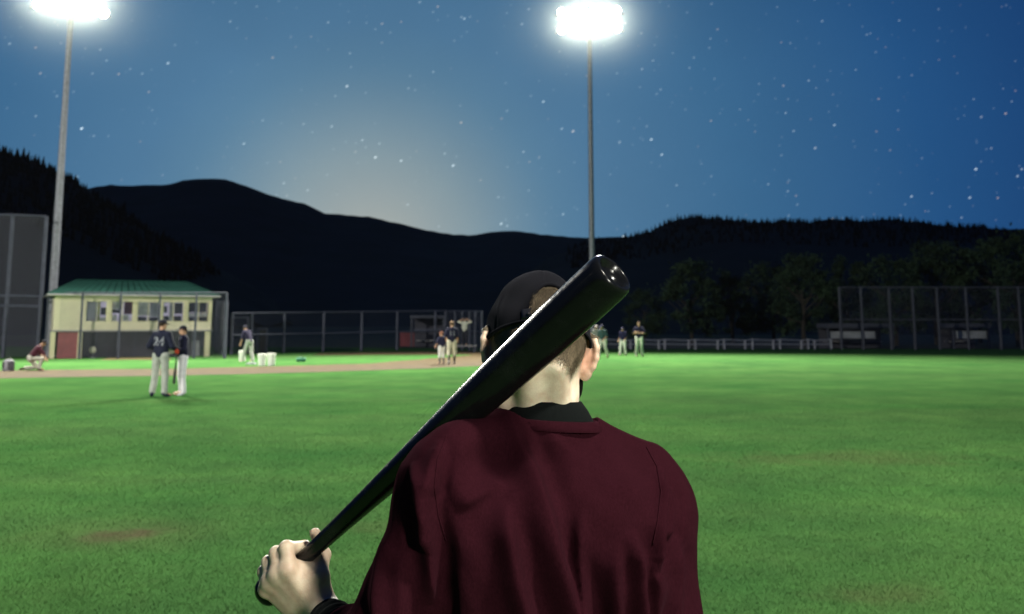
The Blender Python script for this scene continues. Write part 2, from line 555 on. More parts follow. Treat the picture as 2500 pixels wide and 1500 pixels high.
class MB:
    """collects simple solids in world coordinates, then links them as one mesh"""

    def __init__(self):
        self.v, self.f = [], []

    def add(self, verts, faces):
        b = len(self.v)
        self.v.extend([tuple(map(float, q)) for q in verts])
        self.f.extend([tuple(b + i for i in f) for f in faces])
        return self

    def box(self, lo, hi):
        x0, y0, z0 = lo
        x1, y1, z1 = hi
        return self.add([(x0, y0, z0), (x1, y0, z0), (x1, y1, z0), (x0, y1, z0), (x0, y0, z1), (x1, y0, z1), (x1, y1, z1), (x0, y1, z1)],
                        [(0, 3, 2, 1), (4, 5, 6, 7), (0, 1, 5, 4), (1, 2, 6, 5), (2, 3, 7, 6), (3, 0, 4, 7)])

    def hexa(self, q):
        return self.add(q, [(0, 3, 2, 1), (4, 5, 6, 7), (0, 1, 5, 4), (1, 2, 6, 5), (2, 3, 7, 6), (3, 0, 4, 7)])

    def tube(self, p0, p1, r0, r1=None, n=10, caps=True):
        p0, p1 = np.asarray(p0, float), np.asarray(p1, float)
        r1 = r0 if r1 is None else r1
        d = unit(p1 - p0)
        a = unit(np.cross(d, (0, 0, 1) if abs(d[2]) < 0.9 else (1, 0, 0)))
        b = np.cross(d, a)
        vs = []
        for p, r in ((p0, r0), (p1, r1)):
            for i in range(n):
                t = 2 * math.pi * i / n
                vs.append(p + r * (math.cos(t) * a + math.sin(t) * b))
        fs = [(i, (i + 1) % n, n + (i + 1) % n, n + i) for i in range(n)]
        if caps:
            fs += [tuple(range(n))[::-1], tuple(range(n, 2 * n))]
        return self.add(vs, fs)

    def chain(self, pts, radii, n=8, closed=False):
        """a bent tube through points"""
        pts = [np.asarray(p, float) for p in pts]
        m = len(pts)
        vs = []
        prev = None
        for i, p in enumerate(pts):
            q0 = pts[(i - 1) % m] if (closed or i > 0) else p
            q1 = pts[(i + 1) % m] if (closed or i < m - 1) else p
            d = unit(q1 - q0)
            if prev is None:
                a = unit(np.cross(d, (0.13, 0.2, 1)))
            else:
                a = unit(prev - d * np.dot(prev, d))
            prev = a
            b = np.cross(d, a)
            r = radii[i] if hasattr(radii, '__len__') else radii
            for k in range(n):
                t = 2 * math.pi * k / n
                vs.append(p + r * (math.cos(t) * a + math.sin(t) * b))
        fs = []
        for i in range(m if closed else m - 1):
            j = (i + 1) % m
            for k in range(n):
                fs.append((i * n + k, i * n + (k + 1) % n, j * n + (k + 1) % n, j * n + k))
        if not closed:
            fs += [tuple(range(n))[::-1], tuple((m - 1) * n + k for k in range(n))]
        return self.add(vs, fs)

    def lathe(self, base, axis, prof, n=24, caps=True):
        """prof: (distance along axis, radius)"""
        base = np.asarray(base, float)
        d = unit(axis)
        a = unit(np.cross(d, (0, 0, 1) if abs(d[2]) < 0.9 else (1, 0, 0)))
        b = np.cross(d, a)
        vs, fs = [], []
        for h, r in prof:
            for i in range(n):
                t = 2 * math.pi * i / n
                vs.append(base + d * h + r * (math.cos(t) * a + math.sin(t) * b))
        for k in range(len(prof) - 1):
            for i in range(n):
                fs.append((k * n + i, k * n + (i + 1) % n, (k + 1) * n + (i + 1) % n, (k + 1) * n + i))
        if caps:
            fs += [tuple(range(n))[::-1], tuple((len(prof) - 1) * n + i for i in range(n))]
        return self.add(vs, fs)

    def build(self, name, material, parent=None, smooth=False, local=False):
        vs = np.array(self.v, float)
        if parent is not None and not local:
            vs = vs - origin(parent)
        return obj(name, mesh_data(name, vs, self.f, material, smooth), parent)


def copy_tree(o, parent=None):
    c = o.copy()
    COL.objects.link(c)
    if parent is not None:
        c.parent = parent
        c.matrix_parent_inverse = o.matrix_parent_inverse
    for ch in list(o.children):
        copy_tree(ch, c)
    return c


# ------------------------------------------------------------------ implicit surfaces (bodies, cloth)
def cap_(a, b, r0, r1=None, k=0.02, sy=1.0, op='u'):
    return dict(t='c', a=np.asarray(a, float), b=np.asarray(b, float), r0=r0, r1=r0 if r1 is None else r1, k=k, sy=sy, op=op)


def ell_(c, r, k=0.02, rot=None, op='u'):
    return dict(t='e', c=np.asarray(c, float), r=np.asarray(r, float), k=k, rot=np.eye(3) if rot is None else np.asarray(rot, float), op=op)


def plane_(n, d, op='i', k=0.004):
    return dict(t='p', n=unit(n), d=d, k=k, op=op)


def prim_dist(q, p):
    if q['t'] == 'c':
        a, b = q['a'], q['b']
        sc = np.array((1, 1 / q['sy'], 1))
        pa = (p - a) * sc
        ba = (b - a) * sc
        L = max(np.dot(ba, ba), 1e-12)
        t = np.clip(pa @ ba / L, 0, 1)
        w = pa - t[:, None] * ba
        d = np.sqrt(np.einsum('ij,ij->i', w, w)) - (q['r0'] + (q['r1'] - q['r0']) * t)
        return d * min(1.0, q['sy'])
    if q['t'] == 'e':
        l = (p - q['c']) @ q['rot']
        k0 = np.sqrt(((l / q['r']) ** 2).sum(1))
        k1 = np.sqrt(((l / q['r'] ** 2) ** 2).sum(1))
        return np.where(k1 > 1e-9, k0 * (k0 - 1.0) / np.maximum(k1, 1e-9), -q['r'].min())
    return p @ q['n'] - q['d']


def prim_box(q):
    if q['t'] == 'c':
        r = max(q['r0'], q['r1']) * np.array((1, max(1, q['sy']), 1)) + q['k']
        return np.minimum(q['a'], q['b']) - r, np.maximum(q['a'], q['b']) + r
    r = np.abs(q['rot']) @ q['r'] + q['k']
    return q['c'] - r, q['c'] + r


def sdf_eval(prims, p):
    f = np.full(len(p), 10.0)
    for q in prims:
        d = prim_dist(q, p)
        k = q['k']
        if q['op'] == 'u':
            h = np.clip(0.5 + 0.5 * (f - d) / k, 0, 1)
            f = f * (1 - h) + d * h - k * h * (1 - h)
        elif q['op'] == 's':
            d = -d
            h = np.clip(0.5 - 0.5 * (f - d) / k, 0, 1)
            f = f * (1 - h) + d * h + k * h * (1 - h)
        else:
            h = np.clip(0.5 - 0.5 * (f - d) / k, 0, 1)
            f = f * (1 - h) + d * h + k * h * (1 - h)
    return f


def sdf_mesh(prims, h, extra=None):
    """surface nets over the blocks the surface passes through -> verts, quads"""
    lo = np.min([prim_box(q)[0] for q in prims if q['op'] == 'u'], 0) - 3 * h
    hi = np.max([prim_box(q)[1] for q in prims if q['op'] == 'u'], 0) + 3 * h
    B = 16
    nb = np.ceil((hi - lo) / (h * B)).astype(int)
    ii = np.stack(np.meshgrid(*[np.arange(n) for n in nb], indexing='ij'), -1).reshape(-1, 3)
    cen = lo + (ii + 0.5) * B * h
    rad = B * h * 0.5 * math.sqrt(3)
    D = np.stack([prim_dist(q, cen) for q in prims], 1)
    kk = max(q['k'] for q in prims)
    fc = sdf_eval(prims, cen)
    act = np.where(np.abs(fc) < rad * 1.35 + kk * 0.4)[0]
    N = nb * B + 2
    g = np.arange(B + 1)
    loc = np.stack(np.meshgrid(g, g, g, indexing='ij'), -1).reshape(-1, 3)
    vk, vp, ek = [], [], []
    corner = np.array([(x, y, z) for x in (0, 1) for y in (0, 1) for z in (0, 1)])
    edges = [(a, b) for a in range(8) for b in range(a + 1, 8) if np.abs(corner[a] - corner[b]).sum() == 1]
    for bi in act:
        base = ii[bi] * B
        pts = lo + (base + loc) * h
        use = [q for j, q in enumerate(prims) if q['op'] != 'u' or D[bi, j] < rad * 2.2 + q['k'] * 1.5 + max(0.0, fc[bi])]
        f = sdf_eval(use, pts)
        if extra is not None:
            f = extra(pts, f)
        F = f.reshape(B + 1, B + 1, B + 1)
        if F.min() > 0 or F.max() < 0:
            continue
        C = np.stack([F[x:x + B, y:y + B, z:z + B] for x, y, z in corner], -1).reshape(-1, 8)
        s = C < 0
        cnt = s.sum(1)
        mix = np.where((cnt > 0) & (cnt < 8))[0]
        if len(mix) == 0:
            continue
        Cm, Sm = C[mix], s[mix]
        acc = np.zeros((len(mix), 3))
        num = np.zeros(len(mix))
        for a, b in edges:
            x = Sm[:, a] != Sm[:, b]
            fa, fb = Cm[x, a], Cm[x, b]
            t = fa / (fa - fb)
            acc[x] += corner[a] + t[:, None] * (corner[b] - corner[a])
            num[x] += 1
        ijk = np.stack(np.unravel_index(mix, (B, B, B)), -1) + base
        vp.append(lo + (ijk + acc / num[:, None]) * h)
        vk.append((ijk[:, 0] * N[1] + ijk[:, 1]) * N[2] + ijk[:, 2])
        S = F < 0
        for ax in range(3):
            sl0 = [slice(0, B)] * 3
            sl1 = [slice(0, B)] * 3
            sl1[ax] = slice(1, B + 1)
            A0, A1 = S[tuple(sl0)], S[tuple(sl1)]
            w = np.argwhere(A0 != A1)
            if len(w):
                sg = A0[tuple(w.T)]
                ek.append(np.column_stack([w + base, np.full(len(w), ax), sg.astype(int)]))
    vk = np.concatenate(vk)
    vp = np.concatenate(vp)
    o = np.argsort(vk)
    vk, vp = vk[o], vp[o]
    E = np.concatenate(ek)
    quads = []
    for ax in range(3):
        u, w = (ax + 1) % 3, (ax + 2) % 3
        e = E[E[:, 3] == ax]
        du = np.zeros(3, int)
        du[u] = 1
        dw = np.zeros(3, int)
        dw[w] = 1
        ids, ok = [], np.ones(len(e), bool)
        for dlt in (0 * du, -du, -du - dw, -dw):
            c = e[:, :3] + dlt
            key = (c[:, 0] * N[1] + c[:, 1]) * N[2] + c[:, 2]
            j = np.clip(np.searchsorted(vk, key), 0, len(vk) - 1)
            ok &= vk[j] == key
            ids.append(j)
        q = np.stack(ids, 1)
        fl = e[:, 4] == 0
        q[fl] = q[fl][:, ::-1]
        quads.append(q[ok])
    return vp, np.concatenate(quads)


def vnormals(v, f):
    n = np.zeros_like(v)
    a = np.cross(v[f[:, 2]] - v[f[:, 0]], v[f[:, 3]] - v[f[:, 1]])
    for k in range(4):
        np.add.at(n, f[:, k], a)
    return n / np.maximum(np.linalg.norm(n, axis=1), 1e-12)[:, None]


def relax(v, f, it=2, lam=0.5):
    for _ in range(it):
        s = np.zeros_like(v)
        c = np.zeros(len(v))
        for k in range(4):
            a, b = f[:, k], f[:, (k + 1) % 4]
            np.add.at(s, a, v[b])
            np.add.at(s, b, v[a])
            np.add.at(c, a, 1)
            np.add.at(c, b, 1)
        v = v + lam * (s / np.maximum(c, 1)[:, None] - v)
    return v


def attr(me, name, values):
    a = me.attributes.new(name, 'FLOAT', 'POINT')
    a.data.foreach_set('value', np.asarray(values, np.float32))


def smooth_noise(p, s, seed=0):
    """cheap smooth value made of sines"""
    r = np.random.default_rng(seed)
    o = np.zeros(len(p))
    for _ in range(6):
        k = r.normal(size=3) * s
        o += np.sin(p @ k + r.uniform(0, 6.28))
    return o / 3.5


# ================================================================== the setting
def sheet(name, pts, z, material, sub=None):
    me = mesh_data(name, [(p[0], p[1], z) for p in pts], [tuple(range(len(pts)))], material)
    return tag(obj(name, me), kind='structure')


sheet('ground', [(-1700, -400), (1700, -400), (1700, 2300), (-1700, 2300)], 0.0, M['grass'])


def blob_poly(pts, jit, step, seed):
    """polygon outline resampled with a ragged edge"""
    r = random.Random(seed)
    out = []
    n = len(pts)
    for i in range(n):
        a, b = np.array(pts[i][:2]), np.array(pts[(i + 1) % n][:2])
        m = max(1, int(np.linalg.norm(b - a) / step))
        nrm = np.array((-(b - a)[1], (b - a)[0])) / max(np.linalg.norm(b - a), 1e-6)
        for k in range(m):
            out.append(a + (b - a) * k / m + nrm * r.uniform(-jit, jit) + (b - a) / m * r.uniform(-0.2, 0.2))
    return out


# skinned infield: an arc of clay across the left half
lower = [(-420, 936), (-150, 930), (0, 925), (200, 921), (420, 918), (600, 914), (760, 910), (900, 905), (1040, 900), (1180, 894), (1290, 884)]
upper = [(1290, 868), (1200, 863), (1100, 872), (1000, 880), (900, 888), (780, 892), (620, 896), (420, 901), (200, 903), (0, 905), (-150, 907), (-420, 910)]
sheet('infield_dirt', blob_poly([G(*p) for p in lower + upper], 0.16, 0.8, 3), 0.006, M['dirt'])
sheet('infield_dirt', blob_poly([G(*p) for p in [(770, 868), (960, 867), (1200, 866), (1240, 857), (1100, 858), (900, 861), (780, 863)]], 0.14, 0.8, 4), 0.004, M['dirt'])
sheet('bare_soil', blob_poly([G(*p) for p in [(245, 880), (330, 879), (420, 880), (405, 873), (330, 871.5), (265, 873)]], 0.12, 0.6, 5), 0.004, M['tan_dirt'])
sheet('forest_floor', [(-1600, 76.5), (-60, 76.5), (-14, 71.5), (3, 66.5), (1600, 66.5), (1600, 700), (-1600, 700)], 0.004, M['forest_floor'])


def ridge(name, prof, Yr, Y0, back, material, seed, amp, rows=26, step=None, power=1.25):
    """a hill whose skyline is the profile prof [(u, v)] seen at distance Yr"""
    us = np.array([p[0] for p in prof], float)
    vs = np.array([p[1] for p in prof], float)
    n = 420
    u = np.linspace(us[0], us[-1], n)
    v = np.interp(u, us, vs)
    X = (u - 1250) / FPX * Yr
    Z = CAM[2] + (HORIZON - v) / FPX * Yr
    t = np.concatenate([np.linspace(0, 1, rows), 1 + np.linspace(0.05, 1, 10)])
    vv = np.zeros((len(t), n, 3))
    for i, a in enumerate(t):
        if a <= 1:
            Y = Y0 + (Yr - Y0) * a
            z = Z * a ** power
            x = X * (0.55 + 0.45 * a)
        else:
            Y = Yr + back * (a - 1)
            z = Z * (1 - (a - 1) ** 1.5 * 1.02)
            x = X
        vv[i, :, 0] = x
        vv[i, :, 1] = Y
        vv[i, :, 2] = z
    p = vv.reshape(-1, 3)
    fall = np.repeat(np.clip(t, 0, 1) * np.where(t > 1, 2 - t, 1), n)
    p[:, 2] += amp * fall * (smooth_noise(p, 0.05, seed) + 0.6 * smooth_noise(p, 0.16, seed + 1))
    p[:, 2] = np.maximum(p[:, 2], -0.5)
    idx = np.arange(len(t) * n).reshape(len(t), n)
    f = np.stack([idx[:-1, :-1], idx[:-1, 1:], idx[1:, 1:], idx[1:, :-1]], -1).reshape(-1, 4)
    o = obj(name, mesh_data(name, p, f, material, True))
    tag(o, kind='structure')
    return vv


MID = [(-2600, 470), (-1500, 440), (-700, 470), (-100, 462), (205, 460), (262, 452), (300, 455), (345, 452), (395, 452), (440, 441), (500, 438), (545, 441), (600, 456), (650, 474), (700, 489), (745, 500),
       (790, 523), (850, 525), (905, 530), (960, 545), (1003, 556), (1050, 567), (1100, 574), (1155, 577), (1190, 570), (1245, 564), (1300, 570), (1380, 579), (1440, 583), (1520, 580),
       (1600, 570), (1900, 560), (2600, 560), (3500, 500), (4800, 470)]
LEFT = [(-2400, 180), (-900, 230), (-400, 280), (-150, 325), (0, 366), (60, 392), (110, 412), (150, 430), (185, 452), (215, 472), (260, 505), (330, 545), (420, 600), (520, 660), (640, 730), (760, 788)]
RIGHT = [(1180, 786), (1260, 700), (1330, 640), (1400, 606), (1460, 590), (1530, 583), (1585, 570), (1612, 552), (1650, 541), (1690, 533), (1740, 529), (1775, 533), (1810, 540), (1850, 538), (1900, 538), (1960, 542), (2050, 541), (2150, 543), (2240, 548),
         (2290, 556), (2370, 560), (2450, 568), (2520, 574), (2700, 590), (3100, 560), (3800, 480), (4600, 420)]
ridge('mountain', MID, 1400, 500, 500, M['rock_hill'], 11, 1.2)
vl = ridge('hill', LEFT, 620, 130, 300, M['hill'], 21, 1.6)
vr = ridge('hill', RIGHT, 600, 150, 300, M['hill'], 31, 1.4)


def conifer_geo(r, h, w, tiers=5, n=6):
    vs, fs = [], []
    for k in range(tiers):
        z0 = h * (0.08 + 0.80 * k / tiers)
        z1 = h * min(1.0, 0.08 + 0.80 * (k + 1.9) / tiers)
        ww = w * (1 - k / (tiers + 0.6))
        b = len(vs)
        a0 = r.uniform(0, 6)
        for i in range(n):
            q = ww * r.uniform(0.6, 1.15)
            vs.append((q * math.cos(a0 + 2 * math.pi * i / n), q * math.sin(a0 + 2 * math.pi * i / n), z0 + r.uniform(-.04, .04) * h))
        vs.append((r.uniform(-.02, .02) * h, r.uniform(-.02, .02) * h, z1))
        fs += [(b + i, b + (i + 1) % n, b + n) for i in range(n)]
    return np.array(vs), fs


def forest(name, vv, count, hmin, hmax, rows, seed, label, uw):
    """far wood: conifers merged into one mass along the top of a hill"""
    r = random.Random(seed)
    V, F, b = [], [], 0
    temps = [conifer_geo(r, 1.0, 0.22) for _ in range(7)]
    n = vv.shape[1]
    for _ in range(count):
        i = rows[min(len(rows) - 1, int(len(rows) * r.random() ** 0.8))]
        j = r.randint(int(uw[0] * n), int(uw[1] * n) - 1)
        p = vv[i, j] * 0.5 + vv[min(i + 1, 25), j] * 0.5 + np.array((r.uniform(-2, 2), r.uniform(-3, 3), 0))
        tv, tf = temps[r.randint(0, 6)]
        h = r.uniform(hmin, hmax) * (1.35 if r.random() < 0.08 else 1.0)
        V.append(tv * h + p - (0, 0, 0.45 * h))
        F += [tuple(b + q for q in f) for f in tf]
        b += len(tv)
    o = obj(name, mesh_data(name, np.concatenate(V), F, M['needle']))
    return tag(o, label, 'forest', None, 'stuff')


forest('forest', vl, 1700, 6, 11, list(range(16, 26)), 5, 'dark conifers massed along the steep left hillside', (0.62, 0.93))
forest('forest', vr, 3200, 3.0, 6.0, list(range(15, 26)), 6, 'dark wood massed along the long right-hand ridge', (0.06, 0.60))

# one closed box of thin scattering volume, added to make the lamps bloom
hz = MB().box((-1800, -450, -2.0), (1800, 2400, 420))
hm = bpy.data.materials.new('thin haze')
hm.use_nodes = True
t_ = NT(hm.node_tree)
pv = t_.n('ShaderNodeVolumePrincipled', {'Color': (0.97, 1.0, 0.97, 1), 'Density': GLOW_HAZE, 'Anisotropy': 0.3})
out_ = t_.n('ShaderNodeOutputMaterial')
t_.t.links.new(pv.outputs[0], out_.inputs['Volume'])
ho = hz.build('glow_haze', hm)
tag(ho, kind='stuff')


# ------------------------------------------------------------------ floodlight towers
def lamp_glow(c, side, d, k):
    """an added scattering volume, shaped to imitate lens glow round the lit lamps"""
    bm_ = MB()
    n, m = 24, 14
    rx, ry, rz = 12.5, 10.0, 9.5
    vs = []
    for i in range(m + 1):
        th = math.pi * i / m
        for j in range(n):
            ph = 2 * math.pi * j / n
            vs.append(side * rx * math.sin(th) * math.cos(ph) + d * ry * math.sin(th) * math.sin(ph) + np.array((0, 0, rz * math.cos(th))))
    fs = [(i * n + j, i * n + (j + 1) % n, (i + 1) * n + (j + 1) % n, (i + 1) * n + j) for i in range(m) for j in range(n)]
    bm_.add(vs, fs)
    mm = bpy.data.materials.new('lamp mist')
    mm.use_nodes = True
    t = NT(mm.node_tree)
    tc = t.n('ShaderNodeTexCoord')
    o = tc.outputs['Object']
    a = t.math('DIVIDE', t.vmath('DOT_PRODUCT', o, tuple(side)), 3.0)
    b = t.math('DIVIDE', t.vmath('DOT_PRODUCT', o, tuple(d)), 2.0)
    e = t.math('DIVIDE', t.vmath('DOT_PRODUCT', o, (0, 0, 1)), 1.55)
    r2 = t.math('ADD', t.math('ADD', t.math('MULTIPLY', a, a), t.math('MULTIPLY', b, b)), t.math('MULTIPLY', e, e))
    fall = t.math('POWER', t.math('ADD', t.math('MULTIPLY', r2, 2.0), 1.0), -1.08)
    edge = t.math('MULTIPLY', t.math('SUBTRACT', 1.0, t.math('DIVIDE', r2, 17.0)), 1.0, clamp=True)   # thins to nothing before the rim
    den = t.math('MULTIPLY', t.math('MULTIPLY', fall, edge), 1.25e-2 * k)
    pv = t.n('ShaderNodeVolumePrincipled', {'Color': (0.90, 1.0, 0.92, 1), 'Density': den, 'Anisotropy': 0.2})
    out = t.n('ShaderNodeOutputMaterial')
    t.t.links.new(pv.outputs[0], out.inputs['Volume'])
    ob = bm_.build('glow_volume', mm, None, True)
    ob.location = tuple(c)
    tag(ob, 'added glow volume imitating lens bloom round the lit floodlights', 'glow_volume', None, 'stuff')


def tower(base, top, r0, r1, power, label, target, cols=6, rows=2, nlights=2, width=4.2, glow_volume=0.0, cone=168, soft=0.5):
    base, top = np.asarray(base, float), np.asarray(top, float)
    t = thing('floodlight_tower', base, label, 'light tower', 'floodlight towers round the field')
    H = top[2]
    mb = MB()
    mb.lathe(base, (0, 0, 1), [(0.0, r0), (H * 0.35, r0 * 0.82 + r1 * 0.18), (H * 0.36, r0 * 0.76 + r1 * 0.24), (H * 0.68, r0 * 0.4 + r1 * 0.6), (H * 0.69, r0 * 0.34 + r1 * 0.66), (H + 0.9, r1)], 14)
    mb.build('pole', M['steel'], t, 40)
    mb = MB()
    mb.lathe(base, (0, 0, 1), [(0.0, r0 * 1.9), (0.06, r0 * 1.9), (0.07, r0 * 1.25), (0.3, r0 * 1.12)], 12)
    mb.build('base_plate', M['steel'], t, 40)
    d = np.array(target, float) - top
    d[2] = 0
    d = unit(d)
    side = np.array((-d[1], d[0], 0))
    zc = [H - 0.55 + 1.15 * k for k in range(rows)]
    for z in zc:
        c = np.array((*base[:2], z))
        MB().tube(c - side * width * 0.52 + d * 0.18, c + side * width * 0.52 + d * 0.18, 0.055, n=8).build('crossarm', M['steel'], t, 40)
    fw = unit(np.array(target, float) - top)
    for z in zc:
        for k in range(cols):
            x = (k - (cols - 1) / 2) * width / cols
            p = np.array((*base[:2], z)) + side * x + d * 0.42 + (0, 0, 0.12)
            m = MB()
            m.lathe(p - fw * 0.30, fw, [(0, 0.07), (0.05, 0.13), (0.22, 0.27), (0.36, 0.31), (0.37, 0.31)], 14, True)
            h = m.build('floodlight', M['steel'], t, 40)
            m = MB()
            m.lathe(p + fw * 0.075, fw, [(0, 0.285), (0.02, 0.27), (0.035, 0.15)], 14)
            m.build('lens', M['lamp'], h, True)
    if glow_volume:
        lamp_glow(top + d * 0.5 - (0, 0, 0.1), side, d, glow_volume)
    for k in range(nlights):
        x = (k - (nlights - 1) / 2) * width / max(nlights, 1) * 0.9
        spot('floodlight_beam', top + side * x + d * 0.9, target, power / nlights, LAMP_COL, soft, cone, 0.7)
    return t


tower(LEFT_BASE, LEFT_TOP, 0.225, 0.13, POW_LEFT, 'tall grey floodlight tower standing left of the cream clubhouse', (-3, 9, 0), width=3.8, glow_volume=0.75, cone=136)
tower(RIGHT_BASE, RIGHT_TOP, 0.185, 0.13, POW_RIGHT, 'tall grey floodlight tower rising behind the bat and cap, lamps in full view', (0, 6, 0), glow_volume=0.62, cone=140)
tower(NEAR_BASE, NEAR_TOP, 0.30, 0.14, POW_NEAR, 'tall floodlight tower behind the photographer on the right', (0.5, 1.0, 0.8), nlights=1, cone=66, soft=1.4)
tower(BACK_BASE, BACK_TOP, 0.30, 0.14, POW_BACK, 'added unseen shorter floodlight tower farther behind the photographer', (0.0, 1.6, 1.2), nlights=1, cone=46, soft=1.4)
tower(SIDE_BASE, SIDE_TOP, 0.30, 0.14, POW_SIDE, 'added unseen tall floodlight tower far out along the left side of the field', (-14, 38, 0), nlights=1, cone=80)


# ------------------------------------------------------------------ fences
def panel(parent, p0, p1, z0, z1, material, name='wire_panel'):
    p0, p1 = np.asarray(p0, float), np.asarray(p1, float)
    L = np.linalg.norm(p1[:2] - p0[:2])
    o = origin(parent)
    vs = np.array([(p0[0], p0[1], z0), (p1[0], p1[1], z0), (p1[0], p1[1], z1), (p0[0], p0[1], z1)]) - o
    me = mesh_data(name, vs, [(0, 1, 2, 3)], material)
    uv = me.uv_layers.new(name='UVMap')
    for i, c in enumerate([(0, z0), (L, z0), (L, z1), (0, z1)]):
        uv.data[i].uv = c
    return obj(name, me, parent)


def fence(label, pts, hs, material, link, r=0.05, rails=(0.03, 1.0), cat='fence', group=None, name='chain_link_fence', z0=0.05, rail_r=0.032):
    """posts at pts (ground points), heights hs; one wire panel and rails per bay"""
    n = len(pts)
    t = thing(name, (*pts[0][:2], 0), label, cat, group)
    for p, h in zip(pts, hs):
        MB().tube((p[0], p[1], -0.02), (p[0], p[1], h), r, r * 0.92, n=8).build('post', material, t, 40)
    for i in range(n - 1):
        a, b = np.array(pts[i]), np.array(pts[i + 1])
        if link is not None:
            panel(t, a, b, z0, min(hs[i], hs[i + 1]) - 0.02, link)
        for q in rails:
            za, zb = hs[i] * q, hs[i + 1] * q
            MB().tube((a[0], a[1], za), (b[0], b[1], zb), rail_r, n=6).build('rail', material, t, 40)
    return t


def gp(u, Y, v_ref=860):
    q = P(u, v_ref, Y)
    return np.array((q[0], q[1], 0))


def zat(v, Y):
    return CAM[2] + (HORIZON - v) / FPX * Y


# tall backstop net at the far left
Yn = G(60, 874)[1]
fence('tall dark backstop net on steel posts at the left edge', [gp(-250, Yn), gp(-120, Yn), gp(8, Yn), gp(92, Yn)], [zat(522, Yn), zat(524, Yn), zat(526, Yn), zat(530, Yn)],
      M['fence_steel'], M['net'], 0.105, (0.36, 0.43, 1.0), 'backstop', None, 'backstop_net', rail_r=0.06)
# wire in front of the clubhouse
Yf = G(300, 876)[1]
fence('chain link fence on grey posts in front of the clubhouse', [gp(110, Yf), gp(194, Yf), gp(288, Yf), gp(385, Yf), gp(474, Yf), gp(548, Yf)],
      [zat(716, Yf)] * 6, M['fence_steel'], M['link'], 0.06, (1.0,))
# side run going back past the clubhouse
sp = [gp(550, Yf + 0.3), gp(545, Yf + 3), gp(538, Yf + 6), gp(531, Yf + 9.5), gp(525, Yf + 13)]
fence('tall narrow run of fence posts beside the clubhouse, seen nearly end on', sp, [zat(735, q[1]) for q in sp], M['fence_steel'], M['dense_link'], 0.055, (0.33, 0.66))
# long fence behind the infield
us = [564, 612, 692, 789, 882, 969, 1062, 1086]


def fy(u):
    return float(np.interp(u, [560, 1180], [54.5, 69.0]))


lp = [gp(u, fy(u)) for u in us]
fence('long chain link fence behind the infield, left of the batter', lp, [zat(np.interp(u, [560, 1180], [766, 758]), fy(u)) for u in us], M['fence_steel'], M['link'], 0.085, (0.47, 1.0), rail_r=0.055)
us2 = [1090, 1110, 1128, 1146, 1160, 1176]
lp2 = [gp(u, fy(1090) - 1.6 * k) for k, u in enumerate(us2)]
fence('close-set grey fence posts beside the batter\'s cap', lp2, [zat(760, q[1]) for q in lp2], M['fence_steel'], M['dense_link'], 0.07, (0.5, 1.0))
g_ = thing('gate', gp(629, 57.2), 'dark narrow gate opening in the infield fence', 'gate')
for u in (628, 650):
    q = gp(u, 57.2)
    MB().tube(q - (0, 0, .02), (q[0], q[1], zat(803, 57.2)), 0.06, n=8).build('post', M['fence_steel'], g_, 40)
q0, q1 = gp(628, 57.2), gp(650, 57.2)
MB().tube((*q0[:2], zat(803, 57.2)), (*q1[:2], zat(803, 57.2)), 0.06, n=8).build('crossbar', M['fence_steel'], g_, 40)
MB().box((q0[0] + .07, q0[1] + .25, 0.02), (q1[0] - .07, q1[1] + .30, zat(806, 57.2))).build('gate_leaf', M['dark'], g_)
# frame left of the gate
f_ = fence('square steel pipe frame behind the standing man with the bucket', [gp(562, 56.4), gp(603, 56.4)], [zat(776, 56.4)] * 2, M['fence_steel'], M['link'], 0.07, (1.0,), 'frame', None, 'pipe_frame', rail_r=0.06)


# dugouts
def dugout(u0, u1, Y, vtop, vpanel, label, wall_mat, roof=0.16, panel_u=None, depth=2.2):
    x0, x1 = gp(u0, Y)[0], gp(u1, Y)[0]
    zt = zat(vtop, Y)
    t = thing('dugout', ((x0 + x1) / 2, Y, 0), label, 'dugout', 'dugouts along the fence')
    MB().box((x0 - .1, Y - 0.25, zt - roof), (x1 + .1, Y + depth, zt)).build('roof', M['dim_steel'], t)
    for x in (x0, x1):
        MB().box((x - .07, Y - .07, 0), (x + .07, Y + .07, zt - roof - .003)).build('post', M['dim_steel'], t)
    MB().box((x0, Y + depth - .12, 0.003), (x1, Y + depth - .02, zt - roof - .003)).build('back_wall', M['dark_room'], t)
    pu0, pu1 = panel_u or (u0 + 4, u1 - 4)
    px0, px1 = gp(pu0, Y)[0], gp(pu1, Y)[0]
    MB().box((px0, Y + .1, zat(vpanel[1], Y)), (px1, Y + .16, zat(vpanel[0], Y))).build('front_panel', wall_mat, t)
    MB().box((x0 + .2, Y + depth - .75, 0.42), (x1 - .2, Y + depth - .35, 0.47)).build('bench', M['grey_beam'], t)
    return t


M['pale_panel'] = mat('pale grey board', (0.26, 0.27, 0.28), 0.7, 0.3, 1.2)
M['dull_red'] = mat('dull red boards', (0.12, 0.02, 0.025), 0.8, 0.3, 2.0)
dugout(1004, 1082, 71.5, 771, (803, 811), 'low dugout with a dull red wall behind the infield fence', M['fence_steel'], 0.2)
MB_ = MB()
xr0, xr1 = gp(972, 73)[0], gp(1086, 73)[0]
w_ = thing('low_wall', ((xr0 + xr1) / 2, 73.95, 0), 'low dull red wall behind the infield dugout', 'wall')
for k in range(8):
    a_ = xr0 + (xr1 - xr0) * k / 8
    MB().box((a_, 74.0, 0), (a_ + (xr1 - xr0) / 8 - .02, 74.08, zat(812, 74))).build('board', M['dull_red'], w_)
Yd = 67.6
dugout(2024, 2180, Yd, 790, (809, 826), 'long low dugout with a pale board, left of the two on the right', M['pale_panel'], 0.32, (2030, 2140))
dugout(2330, 2416, Yd, 790, (808, 826), 'shorter low dugout with a pale board near the right edge', M['pale_panel'], 0.32, (2338, 2415))
